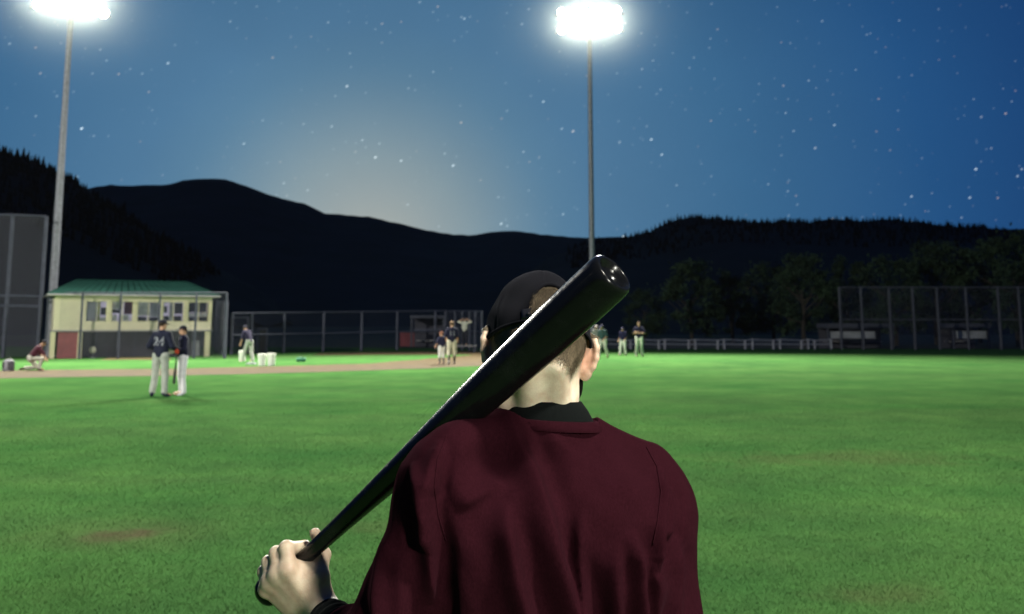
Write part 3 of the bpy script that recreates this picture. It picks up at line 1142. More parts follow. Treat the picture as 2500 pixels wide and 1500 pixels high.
# tall right fence
Yr_ = 65.2
ur = [2056, 2109, 2178, 2236, 2296, 2367, 2446, 2497, 2560, 2630]
fence('tall chain link fence in front of the dark trees on the right', [gp(u, Yr_) for u in ur], [zat(703, Yr_)] * len(ur), M['dim_steel'], M['link'], 0.10, (0.48, 1.0), rail_r=0.05)
# low field railing with pairs of posts
ul = [1448, 1478, 1540, 1555, 1609, 1624, 1682, 1698, 1753, 1769, 1820, 1838, 1889, 1905, 1958, 1974, 1990, 2030]
fence('low grey field railing running to the dugout', [gp(u, 66.0) for u in ul], [zat(829, 66.0) + (0.06 if i % 2 else 0) for i in range(len(ul))], M['steel'], M['dense_link'], 0.085, (0.5, 0.94),
      'railing', None, 'field_railing', rail_r=0.045)


# ------------------------------------------------------------------ clubhouse
FA = np.array((*P(133, 740, 48.5)[:2], 0.0))       # near (left) front corner of the clubhouse
FANG = R(27)                                       # its front swings away to the right
Yb = FA[1]
Yz = 50.3                                          # distance of the middle of the front, for heights


def bx(u, v=760):
    """distance along the clubhouse front for a photo column, as X in the building's own unrotated frame"""
    q = P(u, v, 1.0)
    s_ = (q[0] * FA[1] - FA[0]) / (math.cos(FANG) - q[0] * math.sin(FANG))
    return FA[0] + s_


M['curtain_dim'] = mat('ivory plastic', (0.30, 0.30, 0.22), 0.6)
M['strip_light'] = mat_emit('dim room light', (0.95, 0.92, 1.0), 11.0)
house = thing('clubhouse', FA, 'cream two-storey clubhouse with a green hip roof and a red lower panel', 'clubhouse')
XL, XR = bx(133, 740), bx(518, 740)
z_e, z_f = zat(723, Yz), zat(806, Yz)
z_w0, z_w1 = zat(787, Yz), zat(736, Yz)
DEP = 4.6
wins = [(209, 262), (272, 326), (335, 391), (397, 450), (459, 511)]
# upper front wall in pieces round the windows
xw = [(bx(a), bx(b)) for a, b in wins]
MB().box((XL, Yb, z_f), (xw[0][0], Yb + .14, z_e)).build('wall', M['cream'], house)
MB().box((xw[0][0] + .001, Yb, z_f), (XR, Yb + .14, z_w0)).build('wall', M['cream'], house)
MB().box((xw[0][0] + .001, Yb, z_w1), (XR, Yb + .14, z_e)).build('wall', M['cream'], house)
for i in range(5):
    xa = xw[i][1]
    xb = xw[i + 1][0] if i < 4 else XR
    MB().box((xa, Yb - .02, z_w0 + .001), (xb, Yb + .14, z_w1 - .001)).build('mullion', M['cream_trim'], house)
MB().box((XL, Yb + .141, z_f), (XL + .14, Yb + DEP, z_e)).build('wall', M['cream'], house)
MB().box((XR - .14, Yb + .141, z_f), (XR, Yb + DEP, z_e)).build('wall', M['cream'], house)
MB().box((XL + .141, Yb + DEP - .14, z_f), (XR - .141, Yb + DEP, z_e)).build('wall', M['cream'], house)
for b in range(6):                                   # horizontal board joints on the blank panel
    z = z_f + (z_e - z_f) * (b + 1) / 7
    MB().box((XL + .01, Yb - .012, z), (xw[0][0] - .02, Yb - .0005, z + .012)).build('batten', M['cream_trim'], house)
# windows: frame > pane
for i, (xa, xb) in enumerate(xw):
    fm = MB()
    w = .045
    y0, y1 = Yb + .03, Yb + .09
    fm.box((xa, y0, z_w0), (xa + w, y1, z_w1)).box((xb - w, y0, z_w0), (xb, y1, z_w1))
    fm.box((xa + w, y0, z_w0), (xb - w, y1, z_w0 + w)).box((xa + w, y0, z_w1 - w), (xb - w, y1, z_w1))
    xm = (xa + xb) / 2
    fm.box((xm - .02, y0 + .005, z_w0 + w), (xm + .02, y1 - .005, z_w1 - w))
    fr = fm.build('window', M['cream_trim'], house)
    for (pa, pb) in ((xa + w, xm - .02), (xm + .02, xb - w)):
        MB().box((pa, Yb + .055, z_w0 + w), (pb, Yb + .061, z_w1 - w)).build('pane', M['glass'], fr)
# room behind the windows
MB().box((xw[0][0] - .3, Yb + 2.0, z_f + .1), (XR - .2, Yb + 2.1, z_e)).build('room_wall', M['room'], house)
MB().box((xw[0][0] - .3, Yb + .2, z_f + .02), (XR - .2, Yb + 2.0, z_f + .08)).build('floor', M['grey_beam'], house)
MB().box((xw[0][0] - .3, Yb + .2, z_e - .06), (XR - .2, Yb + 2.0, z_e - .01)).build('ceiling', M['room'], house)

MB().box((xw[0][0] - .1, Yb + .9, z_e - .075), (XR - .4, Yb + 1.15, z_e - .062)).build('ceiling_light', M['strip_light'], house)


def item(u0, u1, v0, v1, dy, m, name, th=.12):
    xa, xb = bx(u0), bx(u1)
    dy = .155 + .3 * dy
    MB().box((xa, Yb + dy, zat(v1, Yz)), (xb, Yb + dy + th, zat(v0, Yz))).build(name, m, house)


def curtain(u0, u1, v0, v1, dy, m):
    xa, xb = bx(u0), bx(u1)
    za, zb = zat(v1, Yz), zat(v0, Yz)
    dy = .175 + .12 * dy
    n = 22
    vs, fs = [], []
    for i in range(n + 1):
        x = xa + (xb - xa) * i / n
        y = Yb + dy + .035 * math.sin(i * 1.9) + .02 * math.sin(i * 0.8)
        vs += [(x, y, za), (x, y, zb)]
    fs = [(2 * i, 2 * i + 2, 2 * i + 3, 2 * i + 1) for i in range(n)]
    MB().add(vs, fs).build('curtain', m, house, True)


curtain(210, 236, 738, 784, .35, M['room'])
item(239, 245, 738, 786, .3, M['yellow'], 'banner', .03)
item(210, 229, 774, 786, .25, M['white_paint'], 'cabinet', .3)
item(247, 262, 752, 770, .5, M['dark'], 'screen', .05)
item(246, 262, 775, 786, .3, M['white_paint'], 'cabinet', .3)
curtain(273, 300, 738, 756, .4, M['curtain'])
item(273, 297, 757, 766, .35, M['dark'], 'screen', .06)
curtain(304, 324, 738, 768, .4, M['maroon_cloth'])
item(275, 287, 771, 787, .25, M['white_paint'], 'cabinet', .3)
item(297, 317, 770, 787, .22, M['white_paint'], 'cabinet', .3)
curtain(336, 364, 738, 772, .3, M['curtain'])
curtain(366, 390, 738, 774, .55, M['room'])
item(337, 360, 774, 787, .25, M['dark'], 'counter', .4)
item(364, 388, 775, 787, .25, M['dark'], 'counter', .4)
item(400, 410, 748, 764, .4, M['dark'], 'screen', .06)
curtain(414, 424, 738, 786, .45, M['curtain'])
item(428, 448, 740, 766, .6, M['dark'], 'screen', .06)
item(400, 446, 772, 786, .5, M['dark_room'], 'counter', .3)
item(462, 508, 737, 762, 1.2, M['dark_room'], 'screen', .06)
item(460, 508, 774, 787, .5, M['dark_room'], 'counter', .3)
item(460, 509, 766, 772, .42, M['curtain'], 'shelf', .2)
# floor beam, eaves, roof
MB().box((XL - .06, Yb - .10, z_f - .07), (XR + .06, Yb + .16, z_f - .001)).build('floor_beam', M['grey_beam'], house)
MB().box((XL + .02, Yb + .161, z_f - .06), (XR - .02, Yb + DEP, z_f - .002)).build('floor_slab', M['grey_beam'], house)
ov = .33
z_r = zat(690, Yz + 2.2)
rl, rr_ = bx(226, 690), bx(444, 690)
e0 = [(XL - ov, Yb - ov, z_e + .02), (XR + ov, Yb - ov, z_e + .02), (XR + ov, Yb + DEP + ov, z_e + .02), (XL - ov, Yb + DEP + ov, z_e + .02)]
ra, rb = (rl - .6, Yb + DEP / 2, z_r), (rr_ + .6, Yb + DEP / 2, z_r)


def roof_face(q, n):
    """a roof plane of standing-seam sheets, each its own strip"""
    q = [np.array(p, float) for p in q]
    for k in range(n):
        a, b = k / n, (k + 1) / n - 0.006
        lo0, lo1 = q[0] + (q[1] - q[0]) * a, q[0] + (q[1] - q[0]) * b
        hi0, hi1 = q[3] + (q[2] - q[3]) * a, q[3] + (q[2] - q[3]) * b
        if np.linalg.norm(hi1 - hi0) < 1e-5:
            hi1 = hi0 + (lo1 - lo0) * 1e-3
        up = np.array((0, 0, .03))
        MB().hexa([lo0, lo1, hi1, hi0, lo0 + up, lo1 + up, hi1 + up, hi0 + up]).build('roof_sheet', M['green_roof'], house)


roof_face([e0[0], e0[1], rb, ra], 22)
roof_face([e0[2], e0[3], ra, rb], 22)
roof_face([e0[3], e0[0], ra, ra], 8)
roof_face([e0[1], e0[2], rb, rb], 8)
for a_, b_ in ((e0[0], ra), (e0[3], ra), (e0[1], rb), (e0[2], rb), (ra, rb)):
    MB().tube(np.array(a_) + (0, 0, .04), np.array(b_) + (0, 0, .04), .035, n=6).build('ridge_cap', M['green_roof'], house)
fb = MB()
for k in range(4):
    a_, b_ = np.array(e0[k]), np.array(e0[(k + 1) % 4])
    fb.tube(a_ - (0, 0, .035), b_ - (0, 0, .035), .05, n=6)
fb.build('gutter', M['grey_beam'], house)
MB().box((XL - ov + .05, Yb - ov + .05, z_e - .02), (XR + ov - .05, Yb + DEP + ov - .05, z_e - .003)).build('soffit', M['cream_trim'], house)
# lower storey
XLb, XRb = bx(126, 850), bx(511, 850)
MB().box((XL + .25, Yb + .06, 0.0), (bx(189, 840), Yb + .14, z_f - .072)).build('panel', M['red_panel'], house)
for k in range(5):
    xa = XL + .25 + (bx(189, 840) - XL - .25) * (k + 1) / 6
    MB().box((xa, Yb + .05, 0.02), (xa + .012, Yb + .0595, z_f - .08)).build('batten', M['red_panel'], house)
for (ua, ub) in ((122, 134), (189, 200), (500, 513)):
    MB().box((bx(ua, 840), Yb - .03, 0), (bx(ub, 840), Yb + .17, z_f - .071)).build('post', M['cream_trim'], house)
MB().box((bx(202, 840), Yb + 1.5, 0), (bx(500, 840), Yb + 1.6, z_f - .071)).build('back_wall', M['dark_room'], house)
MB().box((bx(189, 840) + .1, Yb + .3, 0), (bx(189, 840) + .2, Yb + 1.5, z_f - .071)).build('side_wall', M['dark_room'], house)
panel(house, (bx(201, 840), Yb + .02), (bx(500, 840), Yb + .02), 0.03, z_f - .08, M['dark_mesh'], 'screen_mesh')
for u in (236, 292, 330, 402, 470):
    MB().tube((bx(u, 840), Yb + .0, 0), (bx(u, 840), Yb + .0, z_f - .075), .022, n=6).build('screen_post', M['fence_steel'], house)
MB().box((bx(478, 840), Yb + 1.2, 0), (bx(497, 840), Yb + 1.3, .8)).build('locker', M['pale_panel'], house)

house.rotation_euler = (0, 0, FANG)

# round white thing on a thin stand in the clubhouse opening
yw = 49.3
fan = thing('standing_fan', (*P(226, 860, yw)[:2], 0), 'round white fan head on a thin stand in front of the dark clubhouse opening', 'fan')
c = P(226, 855, yw)
MB().lathe(c + (0, .06, 0), (0, -1, 0), [(0, .07), (.02, .165), (.06, .175), (.09, .15), (.11, .06)], 20).build('fan_head', M['curtain_dim'], fan, 40)
MB().tube((c[0], c[1] + .02, .02), (c[0], c[1] + .02, c[2] - .1), .018, n=8).build('stand', M['steel'], fan, 40)
MB().lathe((c[0], c[1] + .02, 0), (0, 0, 1), [(0, .15), (.02, .15), (.03, .03)], 16).build('foot', M['steel'], fan, 40)


# ------------------------------------------------------------------ trees behind the right fence
def tree_meshes(seed, h, w):
    r = np.random.default_rng(seed)
    tb = MB()
    tb.chain([(0, 0, -.1), (.08, .03, h * .18), (-.05, .05, h * .36), (.06, -.04, h * .62)], [h * .028, h * .022, h * .017, h * .007], 8)
    tips = []
    for k in range(9):
        a = r.uniform(0, 6.28)
        z0 = h * r.uniform(.2, .55)
        e = np.array((math.cos(a) * w * r.uniform(.3, .48), math.sin(a) * w * r.uniform(.3, .48), z0 + h * r.uniform(.12, .32)))
        m_ = e * .5 + (0, 0, z0 * .5 - .02 * h)
        tb.chain([(0, 0, z0), m_, e], [h * .011, h * .007, h * .003], 6)
        tips.append(e)
    cl = []
    for k in range(46):
        a, zz = r.uniform(0, 6.28), r.uniform(.16, .98)
        rad = w * .5 * math.sin(math.pi * min(1, (zz * .86 + .1))) ** .6 * math.sqrt(r.uniform(.15, 1))
        cl.append((math.cos(a) * rad, math.sin(a) * rad, h * zz))
    cl = np.array(cl + [tuple(q) for q in tips])
    n = 5200
    cid = r.integers(0, len(cl), n)
    cr = r.uniform(.06, .15, len(cl)) * w
    p = cl[cid] + r.normal(size=(n, 3)) * cr[cid][:, None] * np.array((.62, .62, .45))
    s = r.uniform(.10, .22, n) * (h / 9)
    a = r.normal(size=(n, 3))
    a /= np.linalg.norm(a, axis=1)[:, None]
    b = np.cross(a, r.normal(size=(n, 3)))
    b /= np.linalg.norm(b, axis=1)[:, None]
    v = np.stack([p - a * s[:, None], p + b * s[:, None] * .55, p + a * s[:, None], p - b * s[:, None] * .55], 1).reshape(-1, 3)
    f = np.arange(4 * n).reshape(n, 4)
    return (mesh_data('trunk', tb.v, tb.f, M['bark'], 40), mesh_data('crown', v, f, M['leaf']))


TREES = [tree_meshes(41, 8.0, 5.4), tree_meshes(42, 7.2, 5.8), tree_meshes(43, 9.5, 5.0)]
tree_spots = [(1575, 82, 1, .62), (1690, 74, 0, .78), (1790, 79, 2, .62), (1890, 86, 1, .95), (1965, 73, 0, .84), (2075, 84, 2, .78), (2190, 77, 1, .95), (2290, 80, 0, 1.02),
              (2395, 88, 2, .95), (2490, 74, 1, 1.15), (2600, 80, 0, 1.1)]
ORD = ['first', 'second', 'third', 'fourth', 'fifth', 'sixth', 'seventh', 'eighth']
tree_spots.sort()
n_low = n_high = 0
for i, (u, Y, k, s) in enumerate(tree_spots):
    q = gp(u, Y)
    if u < 2050:
        lab = 'dark leafy tree behind the low railing, %s counting from the bat' % ORD[n_low]
        n_low += 1
    else:
        lab = 'dark leafy tree behind the tall right fence, %s counting from its end post' % ORD[n_high]
        n_high += 1
    t = thing('tree', q, lab, 'tree', 'dark trees beyond the field')
    t.scale = (s, s, s)
    t.rotation_euler = (0, 0, random.uniform(0, 6.28))
    obj('trunk', TREES[k][0], t)
    obj('crown', TREES[k][1], t)

# ================================================================== turf blades near the batter
def grass_blades(n=1050000):
    r = np.random.default_rng(5)
    Y = 3.2 * (26.0 / 3.2) ** r.random(n)
    Y = np.maximum(Y * np.exp(-np.abs(r.normal(0, 0.10, n))), 2.4)
    X = (r.random(n) * 2 - 1) * (Y * 0.56 + 1.0) * (1 + np.abs(r.normal(0, 0.22, n)))      # thins out sideways, no hard edge
    base = np.column_stack([X, Y, np.zeros(n)])
    clump = smooth_noise(base, 2.3, 8)
    hgt = r.uniform(0.009, 0.023, n) * (1 + 0.12 * np.clip(clump, -1.5, 1.5)) * np.clip((27.5 - Y) / 14.0, 0.08, 1.0)
    wid = r.uniform(0.0014, 0.0028, n) * (0.5 + 0.085 * Y)
    a = r.uniform(0, 2 * math.pi, n)
    side = np.column_stack([np.cos(a), np.sin(a), np.zeros(n)])
    b = r.uniform(0, 2 * math.pi, n)
    lean = np.column_stack([np.cos(b), np.sin(b), np.zeros(n)]) * (hgt * r.uniform(0.2, 1.1, n))[:, None]
    # keep the bare patch thin
    c = G(300, 1305)
    rr = np.hypot((X - c[0]) * 1.2, (Y - c[1]) * 1.6)
    hgt = np.where(rr < 0.5, hgt * r.uniform(0.05, 0.7, n), hgt)
    tip = base + lean
    tip[:, 2] = hgt
    v = np.stack([base - side * wid[:, None], base + side * wid[:, None], tip], 1)
    f = np.arange(3 * n).reshape(n, 3)
    me = mesh_data('grass', v.reshape(-1, 3), f, M['blades'])
    val = np.clip(r.normal(0.45, 0.25, n) + 0.05 * clump, 0, 1)
    val = np.where(r.random(n) < 0.02, 1.6, val)
    attr(me, 'blade', np.repeat(val, 3))
    fn = np.cross(v[:, 1] - v[:, 0], v[:, 2] - v[:, 0])
    fn /= np.maximum(np.linalg.norm(fn, axis=1), 1e-9)[:, None]
    fn *= np.sign(fn[:, 2] + 1e-6)[:, None]
    nn = fn * 0.30 + np.array((0, 0, 0.85))
    nn /= np.linalg.norm(nn, axis=1)[:, None]
    me.polygons.foreach_set('use_smooth', np.ones(n, bool))
    me.normals_split_custom_set_from_vertices(np.repeat(nn, 3, 0).tolist())
    o = obj('grass', me)
    tag(o, 'short mown grass of the near outfield', 'grass', None, 'stuff')


grass_blades()


# ================================================================== small things on the field
def bucket(u, v, vtop, label):
    g = G(u, v)
    h = (v - vtop) / FPX * g[1]
    t = thing('bucket', g, label, 'bucket', 'white ball buckets beside the infield')
    r = h * 0.335
    m = MB().lathe(g, (0, 0, 1), [(0.0, r * .86), (h * .02, r * .88), (h * .80, r * .985), (h * .81, r * 1.05), (h * .86, r * 1.05), (h * .87, r), (h * .965, r * 1.01)], 20)
    m.build('pail', M['white_plastic'], t, 40)
    m = MB().lathe(g + (0, 0, h * .955), (0, 0, 1), [(0, r * 1.06), (h * .035, r * 1.07), (h * .045, r * .98), (h * .045, r * .5)], 20)
    m.build('lid', M['white_plastic'], t, 40)
    pts = [g + (r * 1.05 * math.cos(a), -r * 1.05 * math.sin(a) * .55 - r * .12, h * .82 - r * .75 * math.sin(a)) for a in np.linspace(0, math.pi, 9)]
    MB().chain(pts, h * .012, 6).build('handle', M['steel'], t, True)
    return t


bucket(591, 882, 857, 'white bucket held low by the stooping man at the infield edge')
bucket(639, 893, 865, 'white bucket standing on the grass, left of the pair')
bucket(662, 893, 864, 'white bucket standing on the grass, right of the pair')

# ball bag at the far left
g = G(20, 906)
t = thing('kit_bag', g, 'grey upright kit bag standing alone at the far left edge of the infield', 'bag')
hb = 27 / FPX * g[1]
m = MB()
rr_b = [(0, .17), (.03, .19), (hb * .3, .205), (hb * .7, .20), (hb * .9, .165), (hb, .10)]
m.lathe(g, (0, 0, 1), rr_b, 14)
for i, q in enumerate(m.v):
    m.v[i] = (q[0] + .012 * math.sin(i * 2.3), q[1] + .012 * math.cos(i * 1.7), q[2])
m.build('sack', M['grey_bag'], t, 50)
MB().chain([g + (.09 * math.cos(a), -.02, hb - .02 + .10 * math.sin(a)) for a in np.linspace(0, math.pi, 8)], .014, 6).build('strap', M['dark'], t, True)
for s in (-1, 1):
    MB().box((g[0] + s * .10 - .02, g[1] - .214, .08), (g[0] + s * .10 + .02, g[1] - .19, hb * .8)).build('side_strap', M['dark'], t)

# small green training cone and a base on the grass
g = G(735, 884)
t = thing('kit_bag', g, 'low green bag lying on the grass right of the white buckets', 'bag')
M['green_cloth'] = mat('green cloth', (0.03, 0.16, 0.09), 0.8, 0.2, 10)
m = MB()
m.lathe(g + (-.22, 0, .10), (1, 0, 0), [(0, .04), (.03, .09), (.22, .105), (.40, .09), (.44, .04)], 12)
m.build('sack', M['green_cloth'], t, 50)
MB().chain([g + (-.1 + .2 * k / 6, -.03, .19 + .07 * math.sin(math.pi * k / 6)) for k in range(7)], .012, 6).build('handle', M['dark'], t, True)
g = G(613, 890)
tag(MB().hexa([g + q for q in [(-.19, -.19, .006), (.19, -.19, .006), (.19, .19, .006), (-.19, .19, .006), (-.17, -.17, .07), (.17, -.17, .07), (.17, .17, .07), (-.17, .17, .07)]]).build('base', M['pale_panel']),
    'low white base bag on the grass below the stooping man', 'base')
# bench the white-shirted man stands on
yb_ = 58.5
q = P(1134, 850, yb_)
t = thing('bench', (q[0], yb_, 0), 'low grey bench under the man in the white T-shirt by the fence', 'bench')
MB().box((q[0] - .7, yb_ - .2, .36), (q[0] + .7, yb_ + .2, .42)).build('seat', M['grey_beam'], t)
for s in (-.55, .55):
    MB().box((q[0] + s - .04, yb_ - .16, 0), (q[0] + s + .04, yb_ + .16, .357)).build('leg', M['dim_steel'], t)

# ================================================================== people out on the field
CLOTH = {}


def cloth(rgb):
    if rgb not in CLOTH:
        CLOTH[rgb] = mat('cloth', rgb, 0.85, 0.12, 12.0, 0.2)
    return CLOTH[rgb]


STAND = dict(pelvis=(0, 0, .95), chest=(0, 0, 1.28), neck=(0, .0, 1.49), head=(0, .02, 1.64),
             shoulder=[(-.185, 0, 1.42), (.185, 0, 1.42)], elbow=[(-.235, -.02, 1.14), (.235, -.02, 1.14)], wrist=[(-.245, .06, .90), (.245, .06, .90)],
             hip=[(-.095, 0, .92), (.095, 0, .92)], knee=[(-.115, .02, .50), (.115, .02, .50)], ankle=[(-.13, -.02, .09), (.13, -.02, .09)], toe=[(-.15, .17, .03), (.15, .17, .03)],
             face=(0, 1, 0))


def limb_hand(prims, w, e, k=.012):
    """palm, four unequal bent fingers and a thumb beyond wrist w, forearm from e"""
    d = unit(w - e)
    up = unit(np.cross(d, (0.2, 1, 0.1)))
    nr = np.cross(d, up)
    prims.append(ell_(w + d * .05, (.04, .042, .04), .015))
    for i, L in enumerate((.060, .070, .066, .050)):
        o = w + d * .07 + up * (.03 - .02 * i)
        kn = o + d * L * .6 + nr * .012
        prims.append(cap_(o, kn, .0105, .0095, .006))
        prims.append(cap_(kn, kn + d * L * .35 + nr * .03, .0095, .008, .004))
    prims.append(cap_(w + d * .03 + up * .025, w + d * .065 + up * .062, .012, .009, .008))


def person(label, foot, rotz=0.0, height=1.78, pose=None, jersey=(.012, .013, .03), trousers=(.5, .5, .48), shoes=(.015, .015, .018), cap=(.012, .012, .02),
           knickers=False, socks=(.02, .02, .03), sleeve=.62, group=None, number=None, number_front=False, h=.0085):
    p = dict(STAND)
    p.update(pose or {})
    J = {k: (np.array(v, float)) for k, v in p.items()}
    face = unit(J['face'])
    t = thing('person', (0, 0, 0), label, 'person', group)
    hd, nk, ch, pv_ = J['head'], J['neck'], J['chest'], J['pelvis']
    upv = unit(hd - nk)
    fr = unit(face - upv * np.dot(face, upv))
    rt = np.cross(fr, upv)
    Rm = np.column_stack([rt, fr, upv])

    def H(x, y, z):
        return hd + Rm @ np.array((x, y, z))
    B = [ell_(hd + upv * .03, (.074, .094, .092), .03, Rm), ell_(H(0, .025, -.045), (.058, .07, .08), .03, Rm), ell_(H(0, .10, -.03), (.012, .018, .022), .012, Rm),
         ell_(H(-.078, -.005, -.01), (.008, .018, .03), .006, Rm), ell_(H(.078, -.005, -.01), (.008, .018, .03), .006, Rm), ell_(H(0, .088, .012), (.045, .012, .012), .012, Rm),
         ell_(H(0, .086, -.075), (.024, .012, .009), .008, Rm),
         cap_(hd - upv * .05 - fr * .012, nk - upv * .03, .05, .057, .03), cap_(nk - (0, 0, .08), pv_, .09, .09, .05),
         cap_(J['shoulder'][0], J['shoulder'][1], .05, .05, .05)]
    for s in (0, 1):
        B += [cap_(J['shoulder'][s], J['elbow'][s], .046, .037, .02), cap_(J['elbow'][s], J['wrist'][s], .037, .025, .015)]
        limb_hand(B, J['wrist'][s], J['elbow'][s])
        B += [cap_(J['hip'][s], J['knee'][s], .07, .045, .03), cap_(J['knee'][s], J['ankle'][s], .046, .032, .02), cap_(J['ankle'][s], J['toe'][s], .032, .022, .02)]
    v, f = sdf_mesh(B, h)
    obj('body', mesh_data('body', v, f, M['far_skin'], True), t)
    # jersey
    low = pv_ + (ch - pv_) * .03
    JP = [cap_(ch + (nk - ch) * .35, low, .152, .150, .06, .68) if abs(unit(nk - pv_)[2]) > .75 else cap_(ch, low, .135, .14, .06),
          cap_(J['shoulder'][0] * .9 + nk * .1, J['shoulder'][1] * .9 + nk * .1, .075, .075, .06),
          cap_(nk, nk + (ch - nk) * .4, .068, .10, .05)]
    for sx in (-1, 1):
        off = unit(J['shoulder'][1] - J['shoulder'][0]) * sx
        JP.append(cap_(ch + off * .075, low + off * .055, .105, .105, .06))
    for s in (0, 1):
        e = J['shoulder'][s] + (J['elbow'][s] - J['shoulder'][s]) * min(1.0, sleeve * 1.6)
        JP.append(cap_(J['shoulder'][s], e, .066, .062, .03))
        if sleeve > .8:
            JP.append(cap_(J['elbow'][s], J['wrist'][s] + (J['elbow'][s] - J['wrist'][s]) * .12, .054, .042, .03))
    v, f = sdf_mesh(JP, h)
    n_ = vnormals(v, f)
    v = v + n_ * (.006 * smooth_noise(v * np.array((1, 1, .5)), 26, 3))[:, None]
    jm = obj('jersey', mesh_data('jersey', v, f, cloth(jersey), True), t)
    # trousers
    TP = [cap_(J['hip'][0] + (0, 0, .03), J['hip'][1] + (0, 0, .03), .108, .108, .05), cap_(pv_ + (0, 0, .0), pv_ + (ch - pv_) * .12, .13, .132, .05, .8)]
    for s in (0, 1):
        if knickers:
            low_ = J['knee'][s] + (J['ankle'][s] - J['knee'][s]) * .28
            TP += [cap_(J['hip'][s], J['knee'][s], .108, .083, .03), cap_(J['knee'][s], low_, .085, .078, .02)]
        else:
            low_ = J['ankle'][s] + (J['knee'][s] - J['ankle'][s]) * .04
            TP += [cap_(J['hip'][s], J['knee'][s], .105, .079, .025), cap_(J['knee'][s], low_, .079, .072, .02)]
    v, f = sdf_mesh(TP, h)
    n_ = vnormals(v, f)
    v = v + n_ * (.006 * smooth_noise(v * np.array((1, 1, .6)), 24, 4))[:, None]
    obj('trousers', mesh_data('trousers', v, f, cloth(trousers), True), t)
    for s in (0, 1):
        a, k_, to = J['ankle'][s], J['knee'][s], J['toe'][s]
        if knickers:
            v, f = sdf_mesh([cap_(k_, a, .055, .042, .01)], h)
            obj('sock', mesh_data('sock', v, f, cloth(socks), True), t)
        dn = unit(a - k_)
        fd = unit(to - a)
        v, f = sdf_mesh([cap_(a + dn * .02 - fd * .03, a + dn * .045 + fd * .13, .046, .038, .02), cap_(a, a + dn * .02, .048, .048, .02)], h)
        v[:, 2] = np.maximum(v[:, 2], 0.004)
        obj('shoe', mesh_data('shoe', v, f, cloth(shoes), True), t)
    if cap is not None:
        bt = H(0, 0, .045)
        CP = [ell_(hd + upv * .035, (.086, .107, .102), .01, Rm), plane_(-upv, -np.dot(upv, bt)), ell_(H(0, .125, .045), (.068, .075, .012), .012, Rm)]
        v, f = sdf_mesh(CP, h * .9)
        obj('cap', mesh_data('cap', v, f, cloth(cap), True), t)
    hv, hf = sdf_mesh([ell_(hd + upv * .032 - fr * .004, (.079, .098, .096), .01, Rm), plane_(unit(fr * .8 - upv * .25), np.dot(unit(fr * .8 - upv * .25), H(0, .035, .0))),
                       plane_(-upv, -np.dot(upv, H(0, 0, -.045)))], h)
    obj('hair', mesh_data('hair', hv, hf, cloth((.03, .02, .013)), True), t)
    if number:
        cu = bpy.data.curves.new('number', 'FONT')
        cu.body = number
        cu.size = .27
        cu.align_x = 'CENTER'
        cu.space_character = 1.05
        cu.offset = .006
        to_ = bpy.data.objects.new('tmp', cu)
        me = to_.to_mesh()
        nv = np.array([q.co for q in me.vertices])
        nf = [tuple(pp.vertices) for pp in me.polygons]
        to_.to_mesh_clear()
        bpy.data.objects.remove(to_)
        tree = BVHTree.FromPolygons([tuple(q.co) for q in jm.data.vertices], [tuple(pp.vertices) for pp in jm.data.polygons])
        sg = 1 if number_front else -1
        out = []
        cz = ch[2] - .10
        for q in nv:
            x = q[0] * (-sg) + ch[0]
            z = cz + q[1]
            hit = tree.ray_cast(Vector((x, ch[1] + sg * 1.0, z)), Vector((0, -sg, 0)))
            y = hit[0][1] if hit[0] is not None else ch[1] + sg * .12
            out.append((x, y + sg * .006, z))
        obj('number', mesh_data('number', out, nf, cloth((.24, .25, .28))), jm)
    sc = height / 1.78
    t.scale = (sc, sc, sc)
    t.location = tuple(foot)
    t.rotation_euler = (0, 0, rotz)
    return t


def at(u, v):
    return G(u, v)


def world_pt(t, q):
    return np.array(Matrix.LocRotScale(t.location, t.rotation_euler, t.scale) @ Vector(q))


# two men talking, left
g = at(386, 969)
A1 = person('tall man in navy jersey and grey trousers, back turned, number 24', g + (0, .05, 0), R(-14), 1.80,
            dict(elbow=[(-.29, -.05, 1.16), (.27, .02, 1.15)], wrist=[(-.17, .16, 1.08), (.22, .24, 1.08)], face=(.25, 1, -.05),
                 ankle=[(-.17, -.02, .09), (.15, -.02, .09)], knee=[(-.14, .02, .5), (.12, .02, .5)], toe=[(-.27, .12, .03), (.20, .17, .03)]),
            jersey=(.010, .012, .028), trousers=(.30, .315, .285), shoes=(.02, .022, .05), sleeve=.95, number='24')
g2 = at(441, 965)
A2 = person('man in navy jersey and white trousers facing left, glove on hand', g2 + (0, .05, 0), R(118), 1.66,
            dict(elbow=[(-.27, .02, 1.17), (.26, .04, 1.15)], wrist=[(-.14, .25, 1.12), (.15, .27, 1.16)], face=(0, 1, -.18)),
            jersey=(.011, .011, .030), trousers=(.60, .58, .62), shoes=(.55, .55, .58), sleeve=.95)
